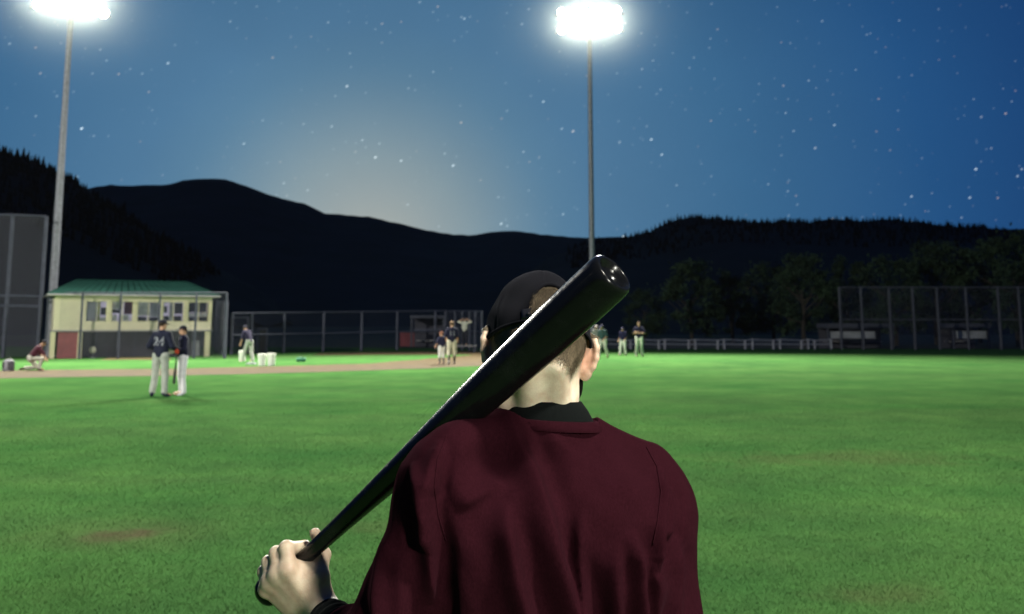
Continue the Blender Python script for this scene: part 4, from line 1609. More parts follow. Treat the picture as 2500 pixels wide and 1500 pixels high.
# glove on the second man's hand
def glove_mesh(name, c, d, label, rgb, s=1.0):
    d = unit(d)
    up = unit(np.cross(d, (0.3, 1, .2)))
    nr = np.cross(d, up)
    t = thing(name, c, label, 'glove')
    Rm = np.column_stack([d, up, nr])
    G_ = [ell_(c, (.075 * s, .075 * s, .035 * s), .02, Rm)]
    for i in range(4):
        o = c + up * (.05 - .035 * i) * s + d * .03 * s
        G_.append(cap_(o, o + d * (.12 - .012 * abs(i - 1)) * s + nr * .02 * s, .024 * s, .019 * s, .012))
    G_.append(cap_(c + up * .05 * s - d * .02 * s, c + up * .11 * s + d * .07 * s + nr * .02 * s, .024 * s, .018 * s, .012))
    G_.append(cap_(c + up * .10 * s + d * .06 * s, c + up * .045 * s + d * .11 * s, .014 * s, .014 * s, .02))
    v, f = sdf_mesh(G_, .006)
    m_ = obj('leather', mesh_data('leather', v - c, f, cloth(rgb), True), t)
    v, f = sdf_mesh([cap_(c - d * .06 * s - up * .05 * s, c - d * .06 * s + up * .05 * s, .03 * s, .03 * s, .01)], .006)
    obj('wrist_strap', mesh_data('wrist_strap', v - c, f, cloth((.05, .04, .03)), True), t)
    return t


wr = world_pt(A2, (-.14, .25, 1.12))
glove_mesh('baseball_glove', wr + (.0, -.07, .02), (-.5, -.5, .25), 'pale leather glove on the hand of the man in white trousers', (.42, .40, .34), 1.15)
wr1 = world_pt(A1, (.22, .24, 1.08))
glove_mesh('batting_glove', wr1 + (.015, -.01, -.03), (.5, .1, -.75), 'red batting glove on the hand of the tall man in grey trousers', (.55, .075, .035), .62)
# bat held point down between them
b0 = wr1 + np.array((.05, .0, .03))
bdir = unit(np.array((-.02, -.12, -1.0)))
tb = thing('baseball_bat', (b0[0], b0[1], b0[2]), 'dark bat hanging point down between the two talking men', 'bat')
MB().lathe(b0, bdir, [(0, .012), (.01, .024), (.025, .024), (.04, .013), (.25, .0125), (.45, .022), (.6, .031), (.80, .033), (.83, .03), (.84, .018)], 12).build('shaft', M['dark'], tb, 40)
MB().lathe(b0 - bdir * .014, bdir, [(0, .018), (.008, .027), (.022, .027)], 12).build('knob', M['dark'], tb, 40)

# kneeling figure, far left
g = at(72, 905)
person('person in maroon top and pale trousers kneeling at the far left of the infield', g, R(-52), 1.66,
       dict(pelvis=(0, 0, .46), chest=(.0, .20, .76), neck=(0, .33, .93), head=(0, .44, 1.05), face=(0, 1, -.5),
            shoulder=[(-.18, .28, .87), (.18, .28, .87)], elbow=[(-.24, .40, .64), (.24, .42, .64)], wrist=[(-.16, .52, .46), (.16, .55, .44)],
            hip=[(-.09, 0, .45), (.09, 0, .45)], knee=[(-.14, .30, .12), (.13, .40, .44)], ankle=[(-.14, -.14, .09), (.13, .30, .09)], toe=[(-.14, -.30, .05), (.13, .48, .03)]),
       jersey=(.055, .012, .022), trousers=(.42, .41, .34), shoes=(.08, .02, .03))
# stooping man with the bucket
g = at(607, 884)
person('man in dark navy top stooping toward a white bucket near the pipe frame', g, R(60), 1.72,
       dict(chest=(0, .11, 1.25), neck=(0, .22, 1.42), head=(0, .28, 1.54), face=(0, 1, -.6), shoulder=[(-.18, .17, 1.36), (.18, .17, 1.36)],
            elbow=[(-.23, .22, 1.08), (.22, .22, 1.08)], wrist=[(-.20, .35, .84), (.20, .30, .84)],
            ankle=[(-.14, .22, .09), (.13, -.12, .09)], knee=[(-.12, .16, .5), (.12, -.02, .5)], toe=[(-.15, .40, .03), (.14, .05, .03)]),
       jersey=(.022, .018, .045), trousers=(.42, .42, .38), shoes=(.55, .55, .5), cap=(.02, .02, .04))
# coach and child walking away on the clay
g = at(1087 + 16, 890)
person('adult in navy jersey and cream knickers walking beside a child on the clay', g, R(8), 1.80,
       dict(elbow=[(-.27, .03, 1.16), (.25, .02, 1.15)], wrist=[(-.22, .22, 1.04), (.24, .2, 1.0)], face=(.3, 1, 0), ankle=[(-.13, -.18, .12), (.12, .12, .09)], knee=[(-.12, .02, .5), (.12, .1, .5)], toe=[(-.14, -.04, .03), (.13, .3, .03)]),
       jersey=(.010, .011, .03), trousers=(.5, .48, .36), knickers=True, socks=(.05, .055, .045), shoes=(.28, .27, .26), cap=(.22, .14, .08), number='11')
g = at(1078, 889)
person('child in navy jersey and white knickers with dark socks beside the adult', g, R(35), 1.36,
       dict(face=(-.4, 1, -.1), elbow=[(-.27, .0, 1.18), (.25, .02, 1.15)], wrist=[(-.27, .18, 1.0), (.24, .2, 1.0)]),
       jersey=(.012, .014, .04), trousers=(.6, .6, .58), knickers=True, socks=(.02, .04, .05), shoes=(.10, .07, .07), cap=(.25, .10, .06))
# man in white T-shirt by the fence, hands raised behind his head
person('man in white T-shirt and dark trousers standing on a bench by the fence', np.array((q[0], yb_, .42)), R(170), 1.62,
       dict(elbow=[(-.42, .04, 1.50), (.42, .04, 1.50)], wrist=[(-.16, -.06, 1.66), (.16, -.06, 1.66)]),
       jersey=(.42, .42, .36), trousers=(.02, .02, .03), cap=(.02, .02, .03), sleeve=.62, shoes=(.02, .02, .02))
# outfield group to the right of the batter
g = at(1456, 866)
person('person in grey top and white trousers, half hidden behind the batter\'s ear', g, R(185), 1.62, None, jersey=(.24, .23, .22), trousers=(.72, .72, .80), cap=(.3, .28, .27))
g = at(1473, 874)
person('person in dark green top and beige trousers striding just right of the batter\'s ear', g, R(150), 1.66,
       dict(chest=(0, .06, 1.27), neck=(0, .1, 1.47), head=(0, .14, 1.62), shoulder=[(-.18, .08, 1.41), (.18, .08, 1.41)], ankle=[(-.15, -.26, .16), (.13, .26, .09)], knee=[(-.13, .0, .5), (.12, .22, .5)],
            toe=[(-.16, -.12, .04), (.13, .44, .03)], elbow=[(-.27, .10, 1.14), (.25, .02, 1.15)], wrist=[(-.2, .3, 1.0), (.24, .16, .95)], face=(.3, 1, 0)),
       jersey=(.018, .045, .045), trousers=(.50, .50, .42), cap=(.03, .03, .06))
g = at(1521, 868)
person('shorter player in navy jersey and white trousers, left of the man with folded arms', g, R(155), 1.50,
       dict(ankle=[(-.15, -.10, .10), (.15, .12, .09)], knee=[(-.12, .02, .5), (.14, .10, .5)], toe=[(-.16, .06, .03), (.17, .3, .03)], wrist=[(-.2, .2, 1.0), (.25, .1, .92)]),
       jersey=(.013, .012, .045), trousers=(.78, .76, .70), cap=(.03, .03, .06), shoes=(.5, .5, .45))
g = at(1561, 870)
person('tall man with folded arms in navy jersey and white trousers', g, R(172), 1.80,
       dict(elbow=[(-.30, .08, 1.18), (.30, .08, 1.18)], wrist=[(.08, .20, 1.22), (-.10, .22, 1.18)], ankle=[(-.16, -.02, .09), (.16, -.02, .09)]),
       jersey=(.013, .013, .035), trousers=(.76, .75, .64), cap=None, shoes=(.5, .48, .42), sleeve=.55)

# ================================================================== the batter in the foreground
foot = np.array((P(1330, 1000, 1.57)[0], 1.57, 0.0))
BT = thing('person', foot, 'batter in maroon jersey and black cap seen from behind with a bat on his shoulder', 'person')
BO = origin(BT)


def part(name, v, f, material, parent=None, smooth=True):
    return obj(name, mesh_data(name, v - BO, f, material, smooth), parent or BT)


# --- bat line
BA, BB = P(1500, 664, 1.37), P(653, 1446, 1.77)
bax = unit(BA - BB)
BL = np.linalg.norm(BA - BB)

# --- head frame
HC = P(1312, 832, 1.57)
yaw, roll, pitch = R(7), R(4), R(-9)
Hm = np.array(Matrix.Rotation(yaw, 3, 'Z') @ Matrix.Rotation(roll, 3, 'Y') @ Matrix.Rotation(pitch, 3, 'X'))


def HP(x, y, z):
    return HC + Hm @ np.array((x, y, z), float)


def hl(p):
    return (p - HC) @ Hm


NB = P(1329, 985, 1.575)          # back-of-neck level, centre of the neck
SR, SL = P(1586, 1240, 1.60), P(1086, 1192, 1.50)
ER, EL = P(1640, 1640, 1.57), P(910, 1612, 1.49)

# --- left hand frame
gz = 0.067                        # hand centre measured along the bat from the knob end
HO = BB + bax * gz
hn = np.array((0.06, -1.0, 0.10))
hn = unit(hn - bax * np.dot(hn, bax))
hs = np.cross(hn, bax)
if hs[0] > 0:
    hs = -hs


def L(a, s, n):
    return HO + bax * a + hs * s + hn * n


WL = L(.008, -.088, .010)
B = []
# cranium, face, jaw
B += [ell_(HP(0, -.004, .0), (.0745, .0935, .090), .02, Hm), ell_(HP(0, .035, -.055), (.062, .070, .082), .03, Hm), ell_(HP(0, .058, -.108), (.036, .036, .028), .03, Hm),
      ell_(HP(-.050, .02, -.082), (.014, .03, .026), .03, Hm), ell_(HP(.050, .02, -.082), (.014, .03, .026), .03, Hm)]
B += [ell_(HP(0, .108, -.05), (.013, .020, .024), .012, Hm), cap_(HP(0, .098, -.02), HP(0, .112, -.055), .008, .012, .012), ell_(HP(-.024, .092, .0), (.026, .011, .009), .012, Hm),
      ell_(HP(.024, .092, .0), (.026, .011, .009), .012, Hm), ell_(HP(0, .098, -.085), (.024, .011, .006), .006, Hm), ell_(HP(0, .097, -.095), (.021, .010, .006), .005, Hm),
      ell_(HP(-.031, .084, -.018), (.013, .012, .008), .004, Hm), ell_(HP(.031, .084, -.018), (.013, .012, .008), .004, Hm)]
# neck with the two cords at the back
B += [cap_(HP(0, -.018, -.055), NB + (0, 0, .01), .040, .0425, .02), cap_(NB + (0, 0, .015), NB + (.005, .0, -.09), .0425, .058, .02)]
for s in (-1, 1):
    B.append(cap_(HP(s * .024, -.072, -.05), NB + (s * .022, -.028, -.01), .013, .014, .018))
    B.append(cap_(HP(s * .048, -.012, -.06), NB + (s * .030, .02, -.03), .010, .012, .012))


# ears
def ear(sx, tip_out):
    base = HP(sx * .0715, .004, -.022)
    out = Hm @ np.array((sx, 0, 0))
    back = unit(Hm @ np.array((sx * math.sin(tip_out), -math.cos(tip_out), 0.10)))
    up = unit(Hm @ np.array((sx * .10, -.12, 1)))
    up = unit(up - back * np.dot(up, back))
    th = np.cross(back, up)
    Em = np.column_stack([back, up, th])

    def E(u, w, n=0.0):
        return base + back * u + up * w + th * n
    rim = [(-.002, .020), (.006, .030), (.017, .033), (.027, .026), (.0305, .012), (.028, -.004), (.021, -.017), (.012, -.026), (.004, -.030)]
    pr = [ell_(E(.013, .006), (.0165, .026, .0042), .006, Em)]
    for (a, b) in zip(rim[:-1], rim[1:]):
        pr.append(cap_(E(*a, .001 * sx), E(*b, .001 * sx), .0044, .0044, .004))
    pr.append(ell_(E(.006, -.029), (.0085, .0085, .0048), .005, Em))
    pr.append(cap_(E(.002, .016), E(.004, -.016), .011, .009, .010))        # root, joins the skull
    pr.append(ell_(E(.012, .002, 0), (.010, .014, .0075), .006, Em))         # the bulge of the bowl seen from behind
    return pr, base


e1, eb1 = ear(-1, R(34))
e2, eb2 = ear(1, R(48))
B += e1 + e2
# trunk under the clothes
B += [cap_(NB + (0, 0.02, -.12), (foot[0], 1.605, 1.0), .055, .065, .04), cap_(SL + (.02, 0, -.035), SR - (.03, 0, .03), .030, .035, .04),
      cap_((foot[0] - .04, 1.600, 1.30), (foot[0] - .03, 1.605, .98), .062, .060, .05), cap_((foot[0] + .06, 1.605, 1.30), (foot[0] + .04, 1.605, .98), .062, .060, .05)]
# arms
B += [cap_(SL, EL, .043, .036, .02), cap_(EL, WL - unit(WL - EL) * .03, .038, .027, .02), cap_(WL - unit(WL - EL) * .06, WL, .0265, .0275, .015, .95), cap_(SR, ER, .043, .036, .02)]
WR = ER + np.array((.015, .10, -.235))
B += [cap_(ER, WR, .037, .026, .02)]
limb_hand(B, WR, ER)
# legs
for s in (-1, 1):
    hp = np.array((foot[0] + s * .09, 1.575, .93))
    kn = np.array((foot[0] + s * .13, 1.56, .50))
    an = np.array((foot[0] + s * .15, 1.59, .09))
    B += [cap_(hp, kn, .078, .048, .03), cap_(kn, an, .047, .033, .02), cap_(an, an + (s * .04, .15, -.045), .034, .025, .02)]
# left hand closed round the handle
FR = [  # along the bat, knuckle height n, PIP reach s, radius
    (.040, .0365, .0310, .0118),
    (.016, .0395, .0350, .0122),
    (-.010, .0380, .0335, .0115),
    (-.034, .0335, .0280, .0104)]
for i, (a, kn, ps, r) in enumerate(FR):
    mcp = L(a * .93, .010 if i in (1, 2) else .004, kn - .003)
    pip = L(a + .002, ps, .0140 - .003 * (i == 3))
    dip = L(a - .002, ps * .45, -.0235)
    tip = L(a - .004, ps * .05 - .004, -.0250)
    wr = L(.006 + a * .52, -.082, .020)
    B.append(cap_(wr, mcp, .0155, .0118, .022))                       # metacarpal
    B.append(cap_(mcp, pip, r * 1.08, r * 1.0, .007))
    B.append(ell_(mcp + hn * .003, (r * 1.12, r * 1.12, r * 1.12), .006))   # knuckle
    B.append(ell_(pip + (pip - L(a, 0, 0)) * .05, (r * 1.07, r * 1.07, r * 1.07), .005))
    B.append(cap_(pip, dip, r * .95, r * .86, .004))
    B.append(cap_(dip, tip, r * .86, r * .74, .004))
    B.append(cap_(wr + hn * .011, mcp + hn * .0085, .003, .0034, .006))   # tendon
B.append(ell_(L(.004, -.040, .019), (.038, .040, .016), .02, np.column_stack([bax, hs, hn])))
B.append(ell_(L(-.024, -.048, .012), (.020, .036, .018), .016, np.column_stack([bax, hs, hn])))       # heel of the hand
# thumb: leaves the side of the palm near the wrist, passes under the handle
tc_, tm_, ti_, tt_ = L(.020, -.074, .012), L(.053, -.038, .009), L(.062, -.018, -.020), L(.074, .018, -.0235)
B += [cap_(tc_, tm_, .0165, .0145, .02), cap_(tm_, ti_, .0135, .0118, .008), cap_(ti_, tt_, .0112, .0092, .006), ell_(tm_, (.0150, .0150, .0150), .008), ell_(L(.038, -.020, .012), (.020, .024, .014), .014, np.column_stack([bax, hs, hn])), ell_(L(.030, -.044, .010), (.024, .026, .014), .018, np.column_stack([bax, hs, hn]))]

bv, bf = sdf_mesh(B, 0.0025)
bn_ = vnormals(bv, bf)
body = part('body', bv, bf, M['skin'])
fl = np.zeros(len(bv))
for eb in (eb1, eb2):
    fl = np.maximum(fl, .95 * np.clip(1.35 - np.linalg.norm((bv - eb - Hm @ np.array((0, -.012, .0))) / .034, axis=1), 0, 1))
loc_ = np.column_stack([(bv - HO) @ bax, (bv - HO) @ hs, (bv - HO) @ hn])
near = np.linalg.norm(bv - HO, axis=1) < .1
for i, (a, kn, ps, r) in enumerate(FR):
    q = np.array((a, ps, .0175))
    fl = np.maximum(fl, np.where(near, .30 * np.clip(1.3 - np.linalg.norm(loc_ - q, axis=1) / .012, 0, 1), 0))
attr(body.data, 'flush', np.clip(fl, 0, 1))
attr(body.data, 'tan', np.clip((.20 - np.linalg.norm(bv - HO, axis=1)) / .05, 0, 1) * (1 - .5 * np.clip(fl, 0, 1)))
# thumb nail
nail = MB()
nd = unit(tt_ - ti_)
nc_ = tt_ - nd * .0005 + unit(hs * .6 + hn * .5) * .0074
na = unit(np.cross(nd, hs * .6 + hn * .5))
nu = unit(np.cross(na, nd))
vs = []
for i in range(5):
    for j in range(5):
        x, y = (i - 2) / 2 * .0042, (j - 2) / 2 * .0046
        vs.append(nc_ + na * x + nd * y + nu * (.0022 - 60 * x * x - 22 * y * y))
nail.add(vs, [(5 * i + j, 5 * i + j + 1, 5 * i + j + 6, 5 * i + j + 5) for i in range(4) for j in range(4)])
nail.build('thumb_nail', mat('nail', (.55, .40, .32), .3), body, True)
# eyes
for s in (-1, 1):
    c = HP(s * .031, .0905, -.0165)
    ev = MB().lathe(c - Hm @ np.array((0, .0045, 0)), Hm @ np.array((0, 1, 0)), [(0, .0085), (.003, .0098), (.007, .0075), (.009, .004)], 14)
    e_ = ev.build('eye', M['white_plastic'], body, True)
    MB().lathe(c + Hm @ np.array((0, .0042, 0)), Hm @ np.array((0, 1, 0)), [(0, .0045), (.0008, .003)], 12).build('iris', M['dark'], e_, True)

# --- near-black shell along the jaw: its shade put into colour and shape
JB = [ell_(HP(0, .040, -.062), (.0665, .066, .078), .02, Hm), ell_(HP(0, .060, -.110), (.041, .040, .032), .03, Hm), ell_(HP(-.064, .030, -.064), (.0150, .026, .028), .02, Hm), ell_(HP(.064, .030, -.064), (.0150, .026, .028), .02, Hm),
      plane_(Hm @ np.array((0, .35, 1.0)), np.dot(Hm @ np.array((0, .35, 1.0)) / np.linalg.norm((0, .35, 1.0)), HP(0, .10, -.072))), plane_(Hm @ np.array((0, -1, 0)), np.dot(Hm @ np.array((0, -1, 0)), HP(0, .004, 0)))]
v, f = sdf_mesh(JB, .004)
n_ = vnormals(v, f)
v = v + n_ * (.0016 * smooth_noise(v, 260, 2))[:, None]
part('jaw_shade', v, f, M['jaw_shade'])

# --- hair: a thin under-layer plus thousands of clipped strands
loc = hl(bv)


def hair_density(q, top=True):
    """0..1 how thickly the scalp is covered at head-local point q"""
    x, y, z = q[:, 0], q[:, 1], q[:, 2]
    line = np.interp(np.abs(x), [0, .018, .045, .068], [-.046, -.050, -.070, -.034])
    d = np.clip((z - line) / .030, 0, 1)
    d = d * np.clip((.055 - y) / .02, 0, 1)
    ear_gap = (np.abs(x) > .060) & (z < .006) & (y > -.040)
    d = np.where(ear_gap, d * np.clip((-.018 - y) / .022, 0, 1), d)
    side = (y > -.01) & (z < .0)
    return np.where(side, 0, d)


inh = np.linalg.norm(loc, axis=1) < .125
dv = np.where(inh, hair_density(loc), 0)
tri = np.concatenate([bf[:, [0, 1, 2]], bf[:, [0, 2, 3]]])
td = dv[tri].mean(1)
tri = tri[td > .02]
td = td[td > .02]
ar = .5 * np.linalg.norm(np.cross(bv[tri[:, 1]] - bv[tri[:, 0]], bv[tri[:, 2]] - bv[tri[:, 0]]), axis=1)
seen = np.where(hl(bv[tri[:, 0]])[:, 1] < .01, 1.0, .12) * np.where(hl(bv[tri[:, 0]])[:, 2] > .075, .15, 1)
# nothing grows through the cap: only the opening and the skin below its edge show hair
Cm = Hm @ np.array(Matrix.Rotation(R(-15), 3, 'X'))
CC = HP(0, .006, .0)
z_edge = -.012
ql = (bv[tri[:, 0]] - CC) @ Cm
hole = (ql[:, 1] < 0) & (((ql[:, 0] - .008) / .029) ** 2 + ((ql[:, 2] - (z_edge + .022)) / .044) ** 2 < 1)
w = ar * td ** 1.15 * seen * np.where((ql[:, 2] > z_edge - .002) & ~hole, 0, 1)
nst = 52000
pick = rng.choice(len(tri), nst, p=w / w.sum())
b1, b2 = rng.random(nst), rng.random(nst)
fl_ = b1 + b2 > 1
b1[fl_], b2[fl_] = 1 - b1[fl_], 1 - b2[fl_]
t0, t1, t2 = bv[tri[pick, 0]], bv[tri[pick, 1]], bv[tri[pick, 2]]
rt_ = t0 + (t1 - t0) * b1[:, None] + (t2 - t0) * b2[:, None]
nr = bn_[tri[pick, 0]]
dn = Hm @ np.array((0, -.25, -1.0))
dn = dn / np.linalg.norm(dn)
flow = np.tile(dn, (nst, 1)) + rng.normal(size=(nst, 3)) * .28
flow -= nr * (flow * nr).sum(1)[:, None]
flow /= np.linalg.norm(flow, axis=1)[:, None]
up_ = np.clip(hl(rt_)[:, 2] / .06 + .3, 0, 1)
ln = (0.0050 + .0085 * up_ ** 1.2) * (.55 + .6 * rng.random(nst)) * (.45 + .55 * td[pick])
tip = rt_ + (flow * .86 + nr * .42) * ln[:, None]
mid_ = rt_ + (flow * .38 + nr * .34) * ln[:, None]
sd = np.cross(flow, nr)
wd = ((.00026 + .00020 * rng.random(nst)) * (.30 + .70 * td[pick]))[:, None]
V = np.stack([rt_ - sd * wd, rt_ + sd * wd, mid_ + sd * wd * .85, mid_ - sd * wd * .85, tip + sd * wd * .25, tip - sd * wd * .25], 1)
fi = np.arange(nst) * 6
F = np.concatenate([np.stack([fi, fi + 1, fi + 2, fi + 3], 1), np.stack([fi + 3, fi + 2, fi + 4, fi + 5], 1)])
me = mesh_data('hair', V.reshape(-1, 3) - BO, F, M['hair'])
cl_ = np.clip(rng.normal(.33, .32, nst) + .5 * (1 - td[pick]) ** 2 + .25 * smooth_noise(rt_, 130, 6), 0, 1)
attr(me, 'strand', np.repeat(cl_, 6))
hair = obj('hair', me, BT)
hair['kind'] = 'stuff'
# under-layer
uf = bf[(dv[bf].min(1) > .55)]
used = np.unique(uf)
mp = -np.ones(len(bv), int)
mp[used] = np.arange(len(used))
ume = mesh_data('hair_base', bv[used] + bn_[used] * .0012 - BO, mp[uf], M['hair'], True)
attr(ume, 'strand', np.clip(.10 + .1 * smooth_noise(bv[used], 300, 9), 0, 1))
obj('hair_base', ume, BT)

# --- cap
Cm = Hm @ np.array(Matrix.Rotation(R(-15), 3, 'X'))
CC = HP(0, .006, .0)


def CP(x, y, z):
    return CC + Cm @ np.array((x, y, z), float)


NA, NR = 200, 64
rows = []
open_c = math.radians(-90)
cv, cm_ = np.zeros((NR, NA, 3)), np.zeros((NR, NA), bool)
z_edge = -.012
for i in range(NR):
    for j in range(NA):
        az = 2 * math.pi * j / NA
        ca, sa = math.cos(az), math.sin(az)
        e = i / (NR - 1)
        el_ = e * math.pi / 2
        rx, ry, rz = .0835, .1045, .1085
        # structured crown: nearly upright sides, rounded top
        c_ = math.cos(el_) ** .78
        s_ = math.sin(el_) ** 1.02
        x, y = rx * ca * c_, ry * sa * c_
        z = z_edge + (rz - z_edge) * s_
        front = max(0.0, sa)
        z += .010 * front * math.sin(el_ * 2) ** 1.0
        # six panel seams sink a little
        seam = min(abs(((az - math.pi / 2 + math.pi / 6 * 0) / (math.pi / 3) + .5) % 1 - .5) * math.pi / 3, 1)
        dpt = .0012 * math.exp(-(seam / .03) ** 2)
        bulge = .0018 * smooth_noise(np.array([[x, y, z]]), 40, 14)[0]
        k = 1 - dpt / .09 + bulge / .09
        cv[i, j] = CP(x * k, y * k, z * k)
        # the arched opening over the strap at the back
        xx = x - .008
        if y < 0:
            cm_[i, j] = (xx / .031) ** 2 + ((z - (z_edge + .022)) / .047) ** 2 < 1 and z > z_edge + .022
vi = np.arange(NR * NA).reshape(NR, NA)
cf = []
for i in range(NR - 1):
    for j in range(NA):
        j2 = (j + 1) % NA
        if not (cm_[i, j] and cm_[i, j2] and cm_[i + 1, j] and cm_[i + 1, j2]):
            cf.append((vi[i, j], vi[i, j2], vi[i + 1, j2], vi[i + 1, j]))
cap_root = part('cap', cv.reshape(-1, 3), cf, M['cap'])
sm = cap_root.modifiers.new('thickness', 'SOLIDIFY')
sm.thickness = .0022
sm.offset = -1
# edging tape round the opening, lower band, button
arch = []
for q in np.linspace(0, math.pi, 40):
    xx, zz = .031 * math.cos(q) + .008, z_edge + .022 + .047 * math.sin(q)
    s_ = ((zz - z_edge) / (.1085 - z_edge)) ** (1 / 1.02)
    c_ = math.cos(math.asin(min(1, s_))) ** .78
    ca = np.clip(xx / (.0835 * c_), -1, 1)
    sa = -math.sqrt(1 - ca * ca)
    arch.append(CP(xx, .1045 * sa * c_, zz))
MB().chain(arch, .0030, 8).build('opening_tape', M['cap'], cap_root, True)
band = [CP(.0842 * math.cos(a), .1052 * math.sin(a), z_edge + .001) for a in np.linspace(0, 2 * math.pi, 80, endpoint=False)]
MB().chain(band, .0024, 8, True).build('edge_band', M['cap'], cap_root, True)
# snap strap: two plastic tongues with studs
sv = []
na_ = 22
for i in range(na_):
    a = math.radians(-90 - 27 + 54 * i / (na_ - 1))
    for z in (z_edge + .001, z_edge + .020):
        sv.append(CP(.0858 * math.cos(a), .1070 * math.sin(a), z))
st = MB().add(sv, [(2 * i, 2 * i + 2, 2 * i + 3, 2 * i + 1) for i in range(na_ - 1)]).build('strap', M['cap_plastic'], cap_root, True)
s2 = st.modifiers.new('thickness', 'SOLIDIFY')
s2.thickness = .0016
for i in range(7):
    a = math.radians(-90 - 20 + 6.6 * i)
    c = CP(.0862 * math.cos(a), .1074 * math.sin(a), z_edge + .011)
    d_ = Cm @ np.array((math.cos(a), math.sin(a), 0))
    MB().lathe(c, d_, [(0, .0026), (.0012, .0024), (.0016, .001)], 10).build('stud', M['cap_plastic'], st, True)
MB().lathe(CP(0, 0, .1075), Cm @ np.array((0, 0, 1)), [(0, .0075), (.003, .0068), (.005, .003)], 14).build('button', M['cap'], cap_root, True)
# brim, curved, on the far side
bvv, bff = [], []
nb_, nd_ = 26, 8
for layer in (0, 1):
    for i in range(nb_):
        a = math.radians(90 - 52 + 104 * i / (nb_ - 1))
        for j in range(nd_):
            q = j / (nd_ - 1)
            r_ = 1 + .72 * q * math.sin((i + .0) / (nb_ - 1) * math.pi) ** .45
            x, y = .0835 * math.cos(a) * (1 + .10 * q), .1045 * math.sin(a) * r_
            z = z_edge + .003 - .018 * (x / .08) ** 2 * (.25 + q) - .012 * q + (.0035 if layer else 0)
            bvv.append(CP(x, y, z))
o_ = nb_ * nd_
for i in range(nb_ - 1):
    for j in range(nd_ - 1):
        a_ = i * nd_ + j
        bff += [(a_, a_ + 1, a_ + nd_ + 1, a_ + nd_), (o_ + a_, o_ + a_ + nd_, o_ + a_ + nd_ + 1, o_ + a_ + 1)]
    bff.append((i * nd_ + nd_ - 1, o_ + i * nd_ + nd_ - 1, o_ + (i + 1) * nd_ + nd_ - 1, (i + 1) * nd_ + nd_ - 1))
for j in range(nd_ - 1):
    bff += [(j, o_ + j, o_ + j + 1, j + 1), (o_ - nd_ + j, o_ - nd_ + j + 1, 2 * o_ - nd_ + j + 1, 2 * o_ - nd_ + j)]
MB().add(bvv, bff).build('brim', M['cap'], cap_root, 40)

# --- undershirt collar
def ring(c, rx, ry, tilt_x, tilt_y, n=64):
    q = []
    for i in range(n):
        a = 2 * math.pi * i / n
        x, y = rx * math.cos(a), ry * math.sin(a)
        q.append(np.array(c) + (x, y, x * tilt_x + y * tilt_y))
    return q


CB = P(1338, 1004, 1.575)
lev = [(P(1330, 981, 1.577), .0555, .0610, -.02, -.04), (P(1330, 978.5, 1.577), .0568, .0626, -.02, -.04), (P(1330, 981, 1.577), .0586, .0642, -.02, -.04), (P(1333, 1000, 1.577), .0660, .0690, -.03, -.03), (P(1337, 1024, 1.577), .0720, .0715, -.04, -.02), (P(1338, 1040, 1.577), .073, .073, -.04, -.02)]
vs, fs = [], []
n = 64
for c, rx, ry, tx, ty in lev:
    vs += ring(c, rx, ry, tx, ty)
for k in range(len(lev) - 1):
    for i in range(n):
        fs.append((k * n + i, k * n + (i + 1) % n, (k + 1) * n + (i + 1) % n, (k + 1) * n + i))
us_ = MB().add(vs, fs).build('undershirt', M['under'], BT, True)
us_.modifiers.new('thickness', 'SOLIDIFY').thickness = -.002
# undershirt sleeve on the left forearm
fa = unit(WL - EL)
SV = [cap_(EL + fa * .02, WL - fa * .030, .0445, .0325, .01), plane_(fa, np.dot(fa, WL - fa * .026))]
v, f = sdf_mesh(SV, .0028)
n_ = vnormals(v, f)
ta = (v - EL) @ fa
wr_ = .0022 * np.sin(ta * 260 + 1.5 * smooth_noise(v, 22, 4)) * np.clip((np.linalg.norm(WL - EL) - .035 - ta) / .02, 0, 1)
part('undershirt_sleeve', v + n_ * wr_[:, None], f, M['under'])
# thin cord round the wrist
ca_ = unit(np.cross(fa, (0, 0, 1)))
cb_ = np.cross(fa, ca_)
MB().chain([WL - fa * .016 + (ca_ * math.cos(a) + cb_ * math.sin(a)) * .0290 + fa * .003 * math.sin(a) for a in np.linspace(0, 6.283, 36, endpoint=False)], .0017, 6, True).build(
    'wrist_cord', mat('brown cord', (.035, .015, .012), .7), BT, True)

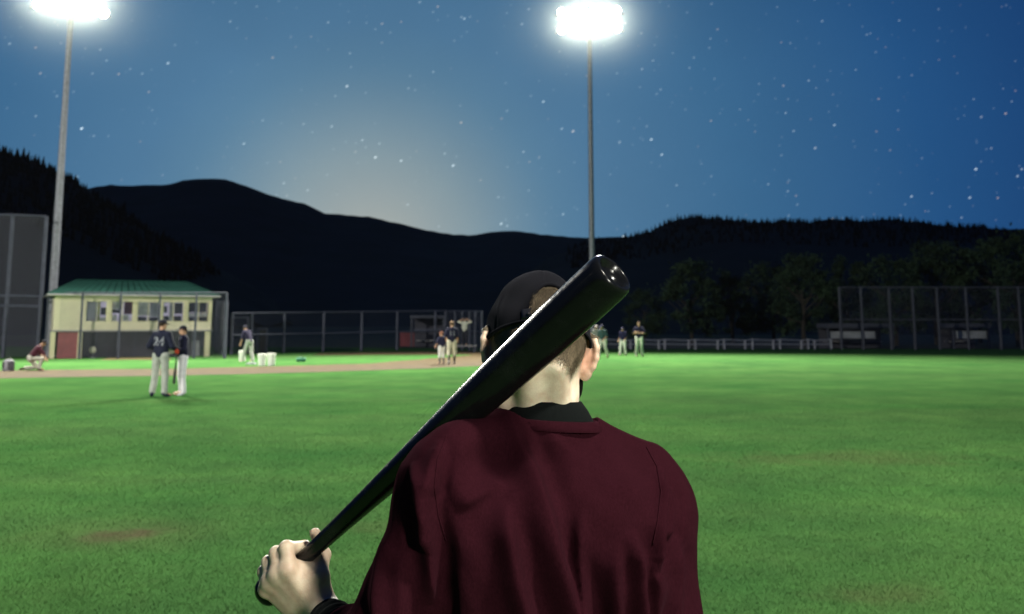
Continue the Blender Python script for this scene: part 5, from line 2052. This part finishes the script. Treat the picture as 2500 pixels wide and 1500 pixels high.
# --- jersey
fx = foot[0]
hump = P(1132, 1106, 1.492)
JP = [
    cap_((fx - .085, 1.545, 1.38), (fx - .075, 1.600, 1.12), .112, .092, .07), cap_((fx + .095, 1.590, 1.38), (fx + .075, 1.610, 1.12), .112, .092, .07), cap_((fx + .005, 1.57, 1.40), (fx, 1.605, 1.12), .115, .095, .08),
    cap_((fx - .075, 1.600, 1.12), (fx - .075, 1.58, .90), .092, .105, .07), cap_((fx + .075, 1.610, 1.12), (fx + .075, 1.58, .90), .092, .105, .07), cap_((fx, 1.605, 1.12), (fx, 1.58, .90), .095, .11, .08),
    cap_(NB + (.002, 0, -.045), SR + (-.035, 0, .012), .070, .050, .04), cap_(NB + (-.01, -.005, -.050), hump, .066, .036, .04), cap_(hump, SL, .040, .050, .04),
    cap_(P(1458, 1092, 1.585), P(1575, 1130, 1.595), .034, .031, .035),
    cap_(SR, ER, .0605, .0595, .05), cap_(SL, EL, .0545, .0585, .05), cap_(SL, (fx - .06, 1.53, 1.40), .055, .075, .06), cap_(SR, (fx + .07, 1.58, 1.40), .055, .085, .06),
    cap_(ER, ER + unit(WR - ER) * .08, .057, .056, .03), cap_(EL, EL + fa * .085, .0585, .0560, .03),
    ell_((fx + .105, 1.505, 1.36), (.06, .035, .085), .05), ell_((fx - .055, 1.475, 1.35), (.06, .035, .085), .05),
    plane_(fa, np.dot(fa, EL + fa * .118), 'i', .006) if False else plane_((0, 0, -1), -.84),
    # neck hole
    cap_(NB + (.003, .002, -.012), NB + (-.002, .004, .16), .080, .084, .006, 1.0, 's'),
    # room for the bat that presses into the shoulder
    cap_(BB + bax * .2, BA, .0170, .0170, .010, 1.0, 's'),
]
v, f = sdf_mesh(JP, .0036)
n_ = vnormals(v, f)
n_ = relax(n_, f, 2)
n_ /= np.linalg.norm(n_, axis=1)[:, None]
front = np.clip(-n_[:, 1] * 1.6, 0, 1)                # only the back of the shirt, the side we see
X, Z = v[:, 0], v[:, 2]
disp = np.zeros(len(v))


def fold(pts, w, amp, valley=.8, side=-1, Y=1.47, w_end=None):
    """a cloth ridge along a line of photo points, with a trough on one side"""
    global disp
    q = np.array([P(a, b, Y)[[0, 2]] for a, b in pts])
    seg = np.linalg.norm(np.diff(q, axis=0), axis=1)
    tot = seg.sum()
    best = np.full(len(v), 9.0)
    sgn = np.zeros(len(v))
    along = np.zeros(len(v))
    acc = 0
    pp = np.column_stack([X, Z])
    for k in range(len(q) - 1):
        d = (q[k + 1] - q[k]) / seg[k]
        rel = pp - q[k]
        t = np.clip(rel @ d, 0, seg[k])
        c = rel - t[:, None] * d
        dist = np.linalg.norm(c, axis=1)
        s = np.sign(rel[:, 0] * d[1] - rel[:, 1] * d[0])
        b = dist < best
        best = np.where(b, dist, best)
        sgn = np.where(b, s, sgn)
        along = np.where(b, (acc + t) / tot, along)
        acc += seg[k]
    ww = w + ((w_end or w) - w) * along
    e = np.clip(along / .22, 0, 1) * (np.clip((1 - along) / .15, 0, 1) if pts[-1][1] < 1500 else 1)
    e = np.where((along <= 0) | ((along >= 1) & (pts[-1][1] < 1500)), 0, e)
    sd_ = best * sgn * side
    amp *= 1.7
    amp = amp * (1 + .5 * np.clip((1.42 - Z) / .25, 0, 1))
    prof = np.where(sd_ > 0, np.exp(-(sd_ / (.80 * ww)) ** 2), np.exp(-(sd_ / (1.7 * ww)) ** 2)) - .32 * valley * np.exp(-((sd_ - 2.3 * ww) / (1.3 * ww)) ** 2)
    disp = disp + amp * prof * e


# side=-1 puts the trough on the left of a downward line
fold([(1236, 1000), (1262, 1075), (1300, 1160), (1335, 1260), (1362, 1370), (1390, 1450), (1430, 1560)], .0125, .0125, 1.35, -1, w_end=.013)
fold([(1228, 1210), (1246, 1290), (1262, 1390), (1290, 1500), (1310, 1580)], .0095, .0110, .9, -1, w_end=.013)
fold([(1412, 1240), (1408, 1330), (1418, 1430), (1432, 1580)], .0075, .0085, .8, 1)
fold([(1505, 1310), (1502, 1400), (1508, 1500), (1512, 1590)], .0085, .0060, .7, -1)
fold([(1536, 1290), (1560, 1370), (1572, 1470), (1580, 1590)], .0085, .0090, .9, -1)
fold([(1595, 1370), (1606, 1450), (1600, 1590)], .0070, .0075, .8, 1)
fold([(1632, 1160), (1630, 1220), (1612, 1290), (1606, 1400)], .0065, .0085, .9, -1)
fold([(1652, 1200), (1652, 1260), (1636, 1330)], .0060, .0070, .8, -1)
fold([(1330, 1060), (1380, 1110), (1430, 1150)], .0140, .0035, .5, -1)
fold([(1460, 1080), (1530, 1160), (1570, 1240)], .0200, .0040, .4, 1)
fold([(1065, 1090), (1058, 1150), (1052, 1230), (1060, 1330), (1056, 1470)], .0080, .0095, 1.2, -1)
fold([(1010, 1125), (1030, 1180), (1042, 1245), (1040, 1330)], .0070, .0085, 1.1, 1)
fold([(1082, 1070), (1078, 1130), (1066, 1200)], .0060, .0060, .9, -1)
fold([(1120, 1240), (1135, 1330), (1140, 1460), (1150, 1590)], .0140, .0050, .7, 1)
fold([(960, 1270), (935, 1360), (925, 1450), (930, 1560)], .0110, .0060, .7, 1)
fold([(990, 1330), (985, 1430), (990, 1560)], .0090, .0045, .7, -1)
fold([(1665, 1330), (1672, 1420), (1662, 1560)], .0090, .0050, .7, -1)
fold([(1110, 1225), (1180, 1195), (1230, 1165)], .0110, .0055, .7, 1)
dq = P(1196, 1118, 1.47)
disp -= .020 * np.exp(-((X - dq[0]) / .034) ** 2 - ((Z - dq[2]) / .036) ** 2)
disp *= front
disp += (.0022 * smooth_noise(v * np.array((1, 1, .35)), 30, 12) + .0009 * smooth_noise(v * np.array((1, 1, .6)), 80, 13)) * np.clip((1.60 - Z) / .1, 0, 1)
v = v + n_ * disp[:, None]
jersey = part('jersey', v, f, M['shirt'])
# sewn seams: armholes and the line under the neckband
jt = BVHTree.FromPolygons(v.tolist(), f.tolist())
for line in ([(1578, 1092), (1604, 1140), (1614, 1200), (1606, 1270), (1592, 1340)], [(1092, 1062), (1068, 1120), (1060, 1190), (1070, 1260), (1092, 1330)]):
    pts = []
    for k in range(len(line) - 1):
        for q in np.linspace(0, 1, 9)[:-1]:
            u_, v_ = np.array(line[k]) * (1 - q) + np.array(line[k + 1]) * q
            d_ = P(u_, v_, 1.0) - CAM
            hit = jt.ray_cast(Vector(CAM), Vector(d_).normalized())
            if hit[0] is not None:
                pts.append(np.array(hit[0]) + np.array(hit[1]) * .0002)
    if len(pts) > 6:
        MB().chain(pts, .0011, 6).build('seam', M['shirt'], jersey, True)
# ribbed neckband
nlev = [(P(1338, 1026, 1.577), .0735, .0740), (P(1338, 1020, 1.577), .0752, .0760), (P(1338, 1022, 1.577), .0785, .0790), (P(1339, 1031, 1.577), .0830, .0815), (P(1340, 1039, 1.577), .0862, .0835), (P(1340, 1045, 1.577), .0855, .0825)]
vs, fs = [], []
for c, rx, ry in nlev:
    vs += ring(c, rx, ry, -.06, -.03)
for k in range(len(nlev) - 1):
    for i in range(n):
        fs.append((k * n + i, k * n + (i + 1) % n, (k + 1) * n + (i + 1) % n, (k + 1) * n + i))
MB().add(vs, fs).build('neckband', M['shirt'], jersey, True)

# --- trousers, belt, shoes (below the frame)
TP = [cap_((fx - .075, 1.575, .90), (fx + .075, 1.575, .90), .115, .115, .05)]
for s in (-1, 1):
    TP += [cap_((fx + s * .09, 1.575, .92), (fx + s * .13, 1.56, .50), .108, .080, .03), cap_((fx + s * .13, 1.56, .50), (fx + s * .15, 1.59, .11), .080, .070, .02)]
v, f = sdf_mesh(TP, .010)
part('trousers', v, f, M['pants'])
for s in (-1, 1):
    a = np.array((fx + s * .15, 1.59, .07))
    v, f = sdf_mesh([cap_(a - (0, .03, .03), a + (s * .045, .17, -.03), .047, .040, .02), cap_(a, a + (0, 0, .03), .05, .05, .02)], .006)
    v[:, 2] = np.maximum(v[:, 2], .003)
    part('shoe', v, f, M['shoe'])

# --- the bat in his hand
bt_ = thing('baseball_bat', BB, 'glossy black wooden bat resting on the batter\'s left shoulder', 'bat')
rb = .0352
pr = [(.010, .0165), (.020, .0145), (.05, .0135), (.14, .0135), (.22, .0150), (.30, .0178), (.38, .0213), (.46, .0250), (.54, .0288), (.62, .0318), (.70, .0340), (BL - .12, rb), (BL - .020, rb), (BL - .012, rb * .99), (BL - .006, rb * .96), (BL - .002, rb * .90),
      (BL, rb * .81), (BL - .0015, rb * .73), (BL - .008, rb * .64), (BL - .014, rb * .48), (BL - .017, rb * .28), (BL - .0175, rb * .16), (BL - .0155, rb * .11), (BL - .015, rb * .02)]
MB().lathe(BB, bax, pr, 72).build('barrel', M['bat'], bt_, True)
MB().lathe(BB, bax, [(-.0065, .012), (-.006, .019), (-.003, .0238), (.002, .0255), (.008, .0250), (.014, .0212), (.020, .0168), (.025, .0146)], 48).build('knob', M['bat'], bt_, True)
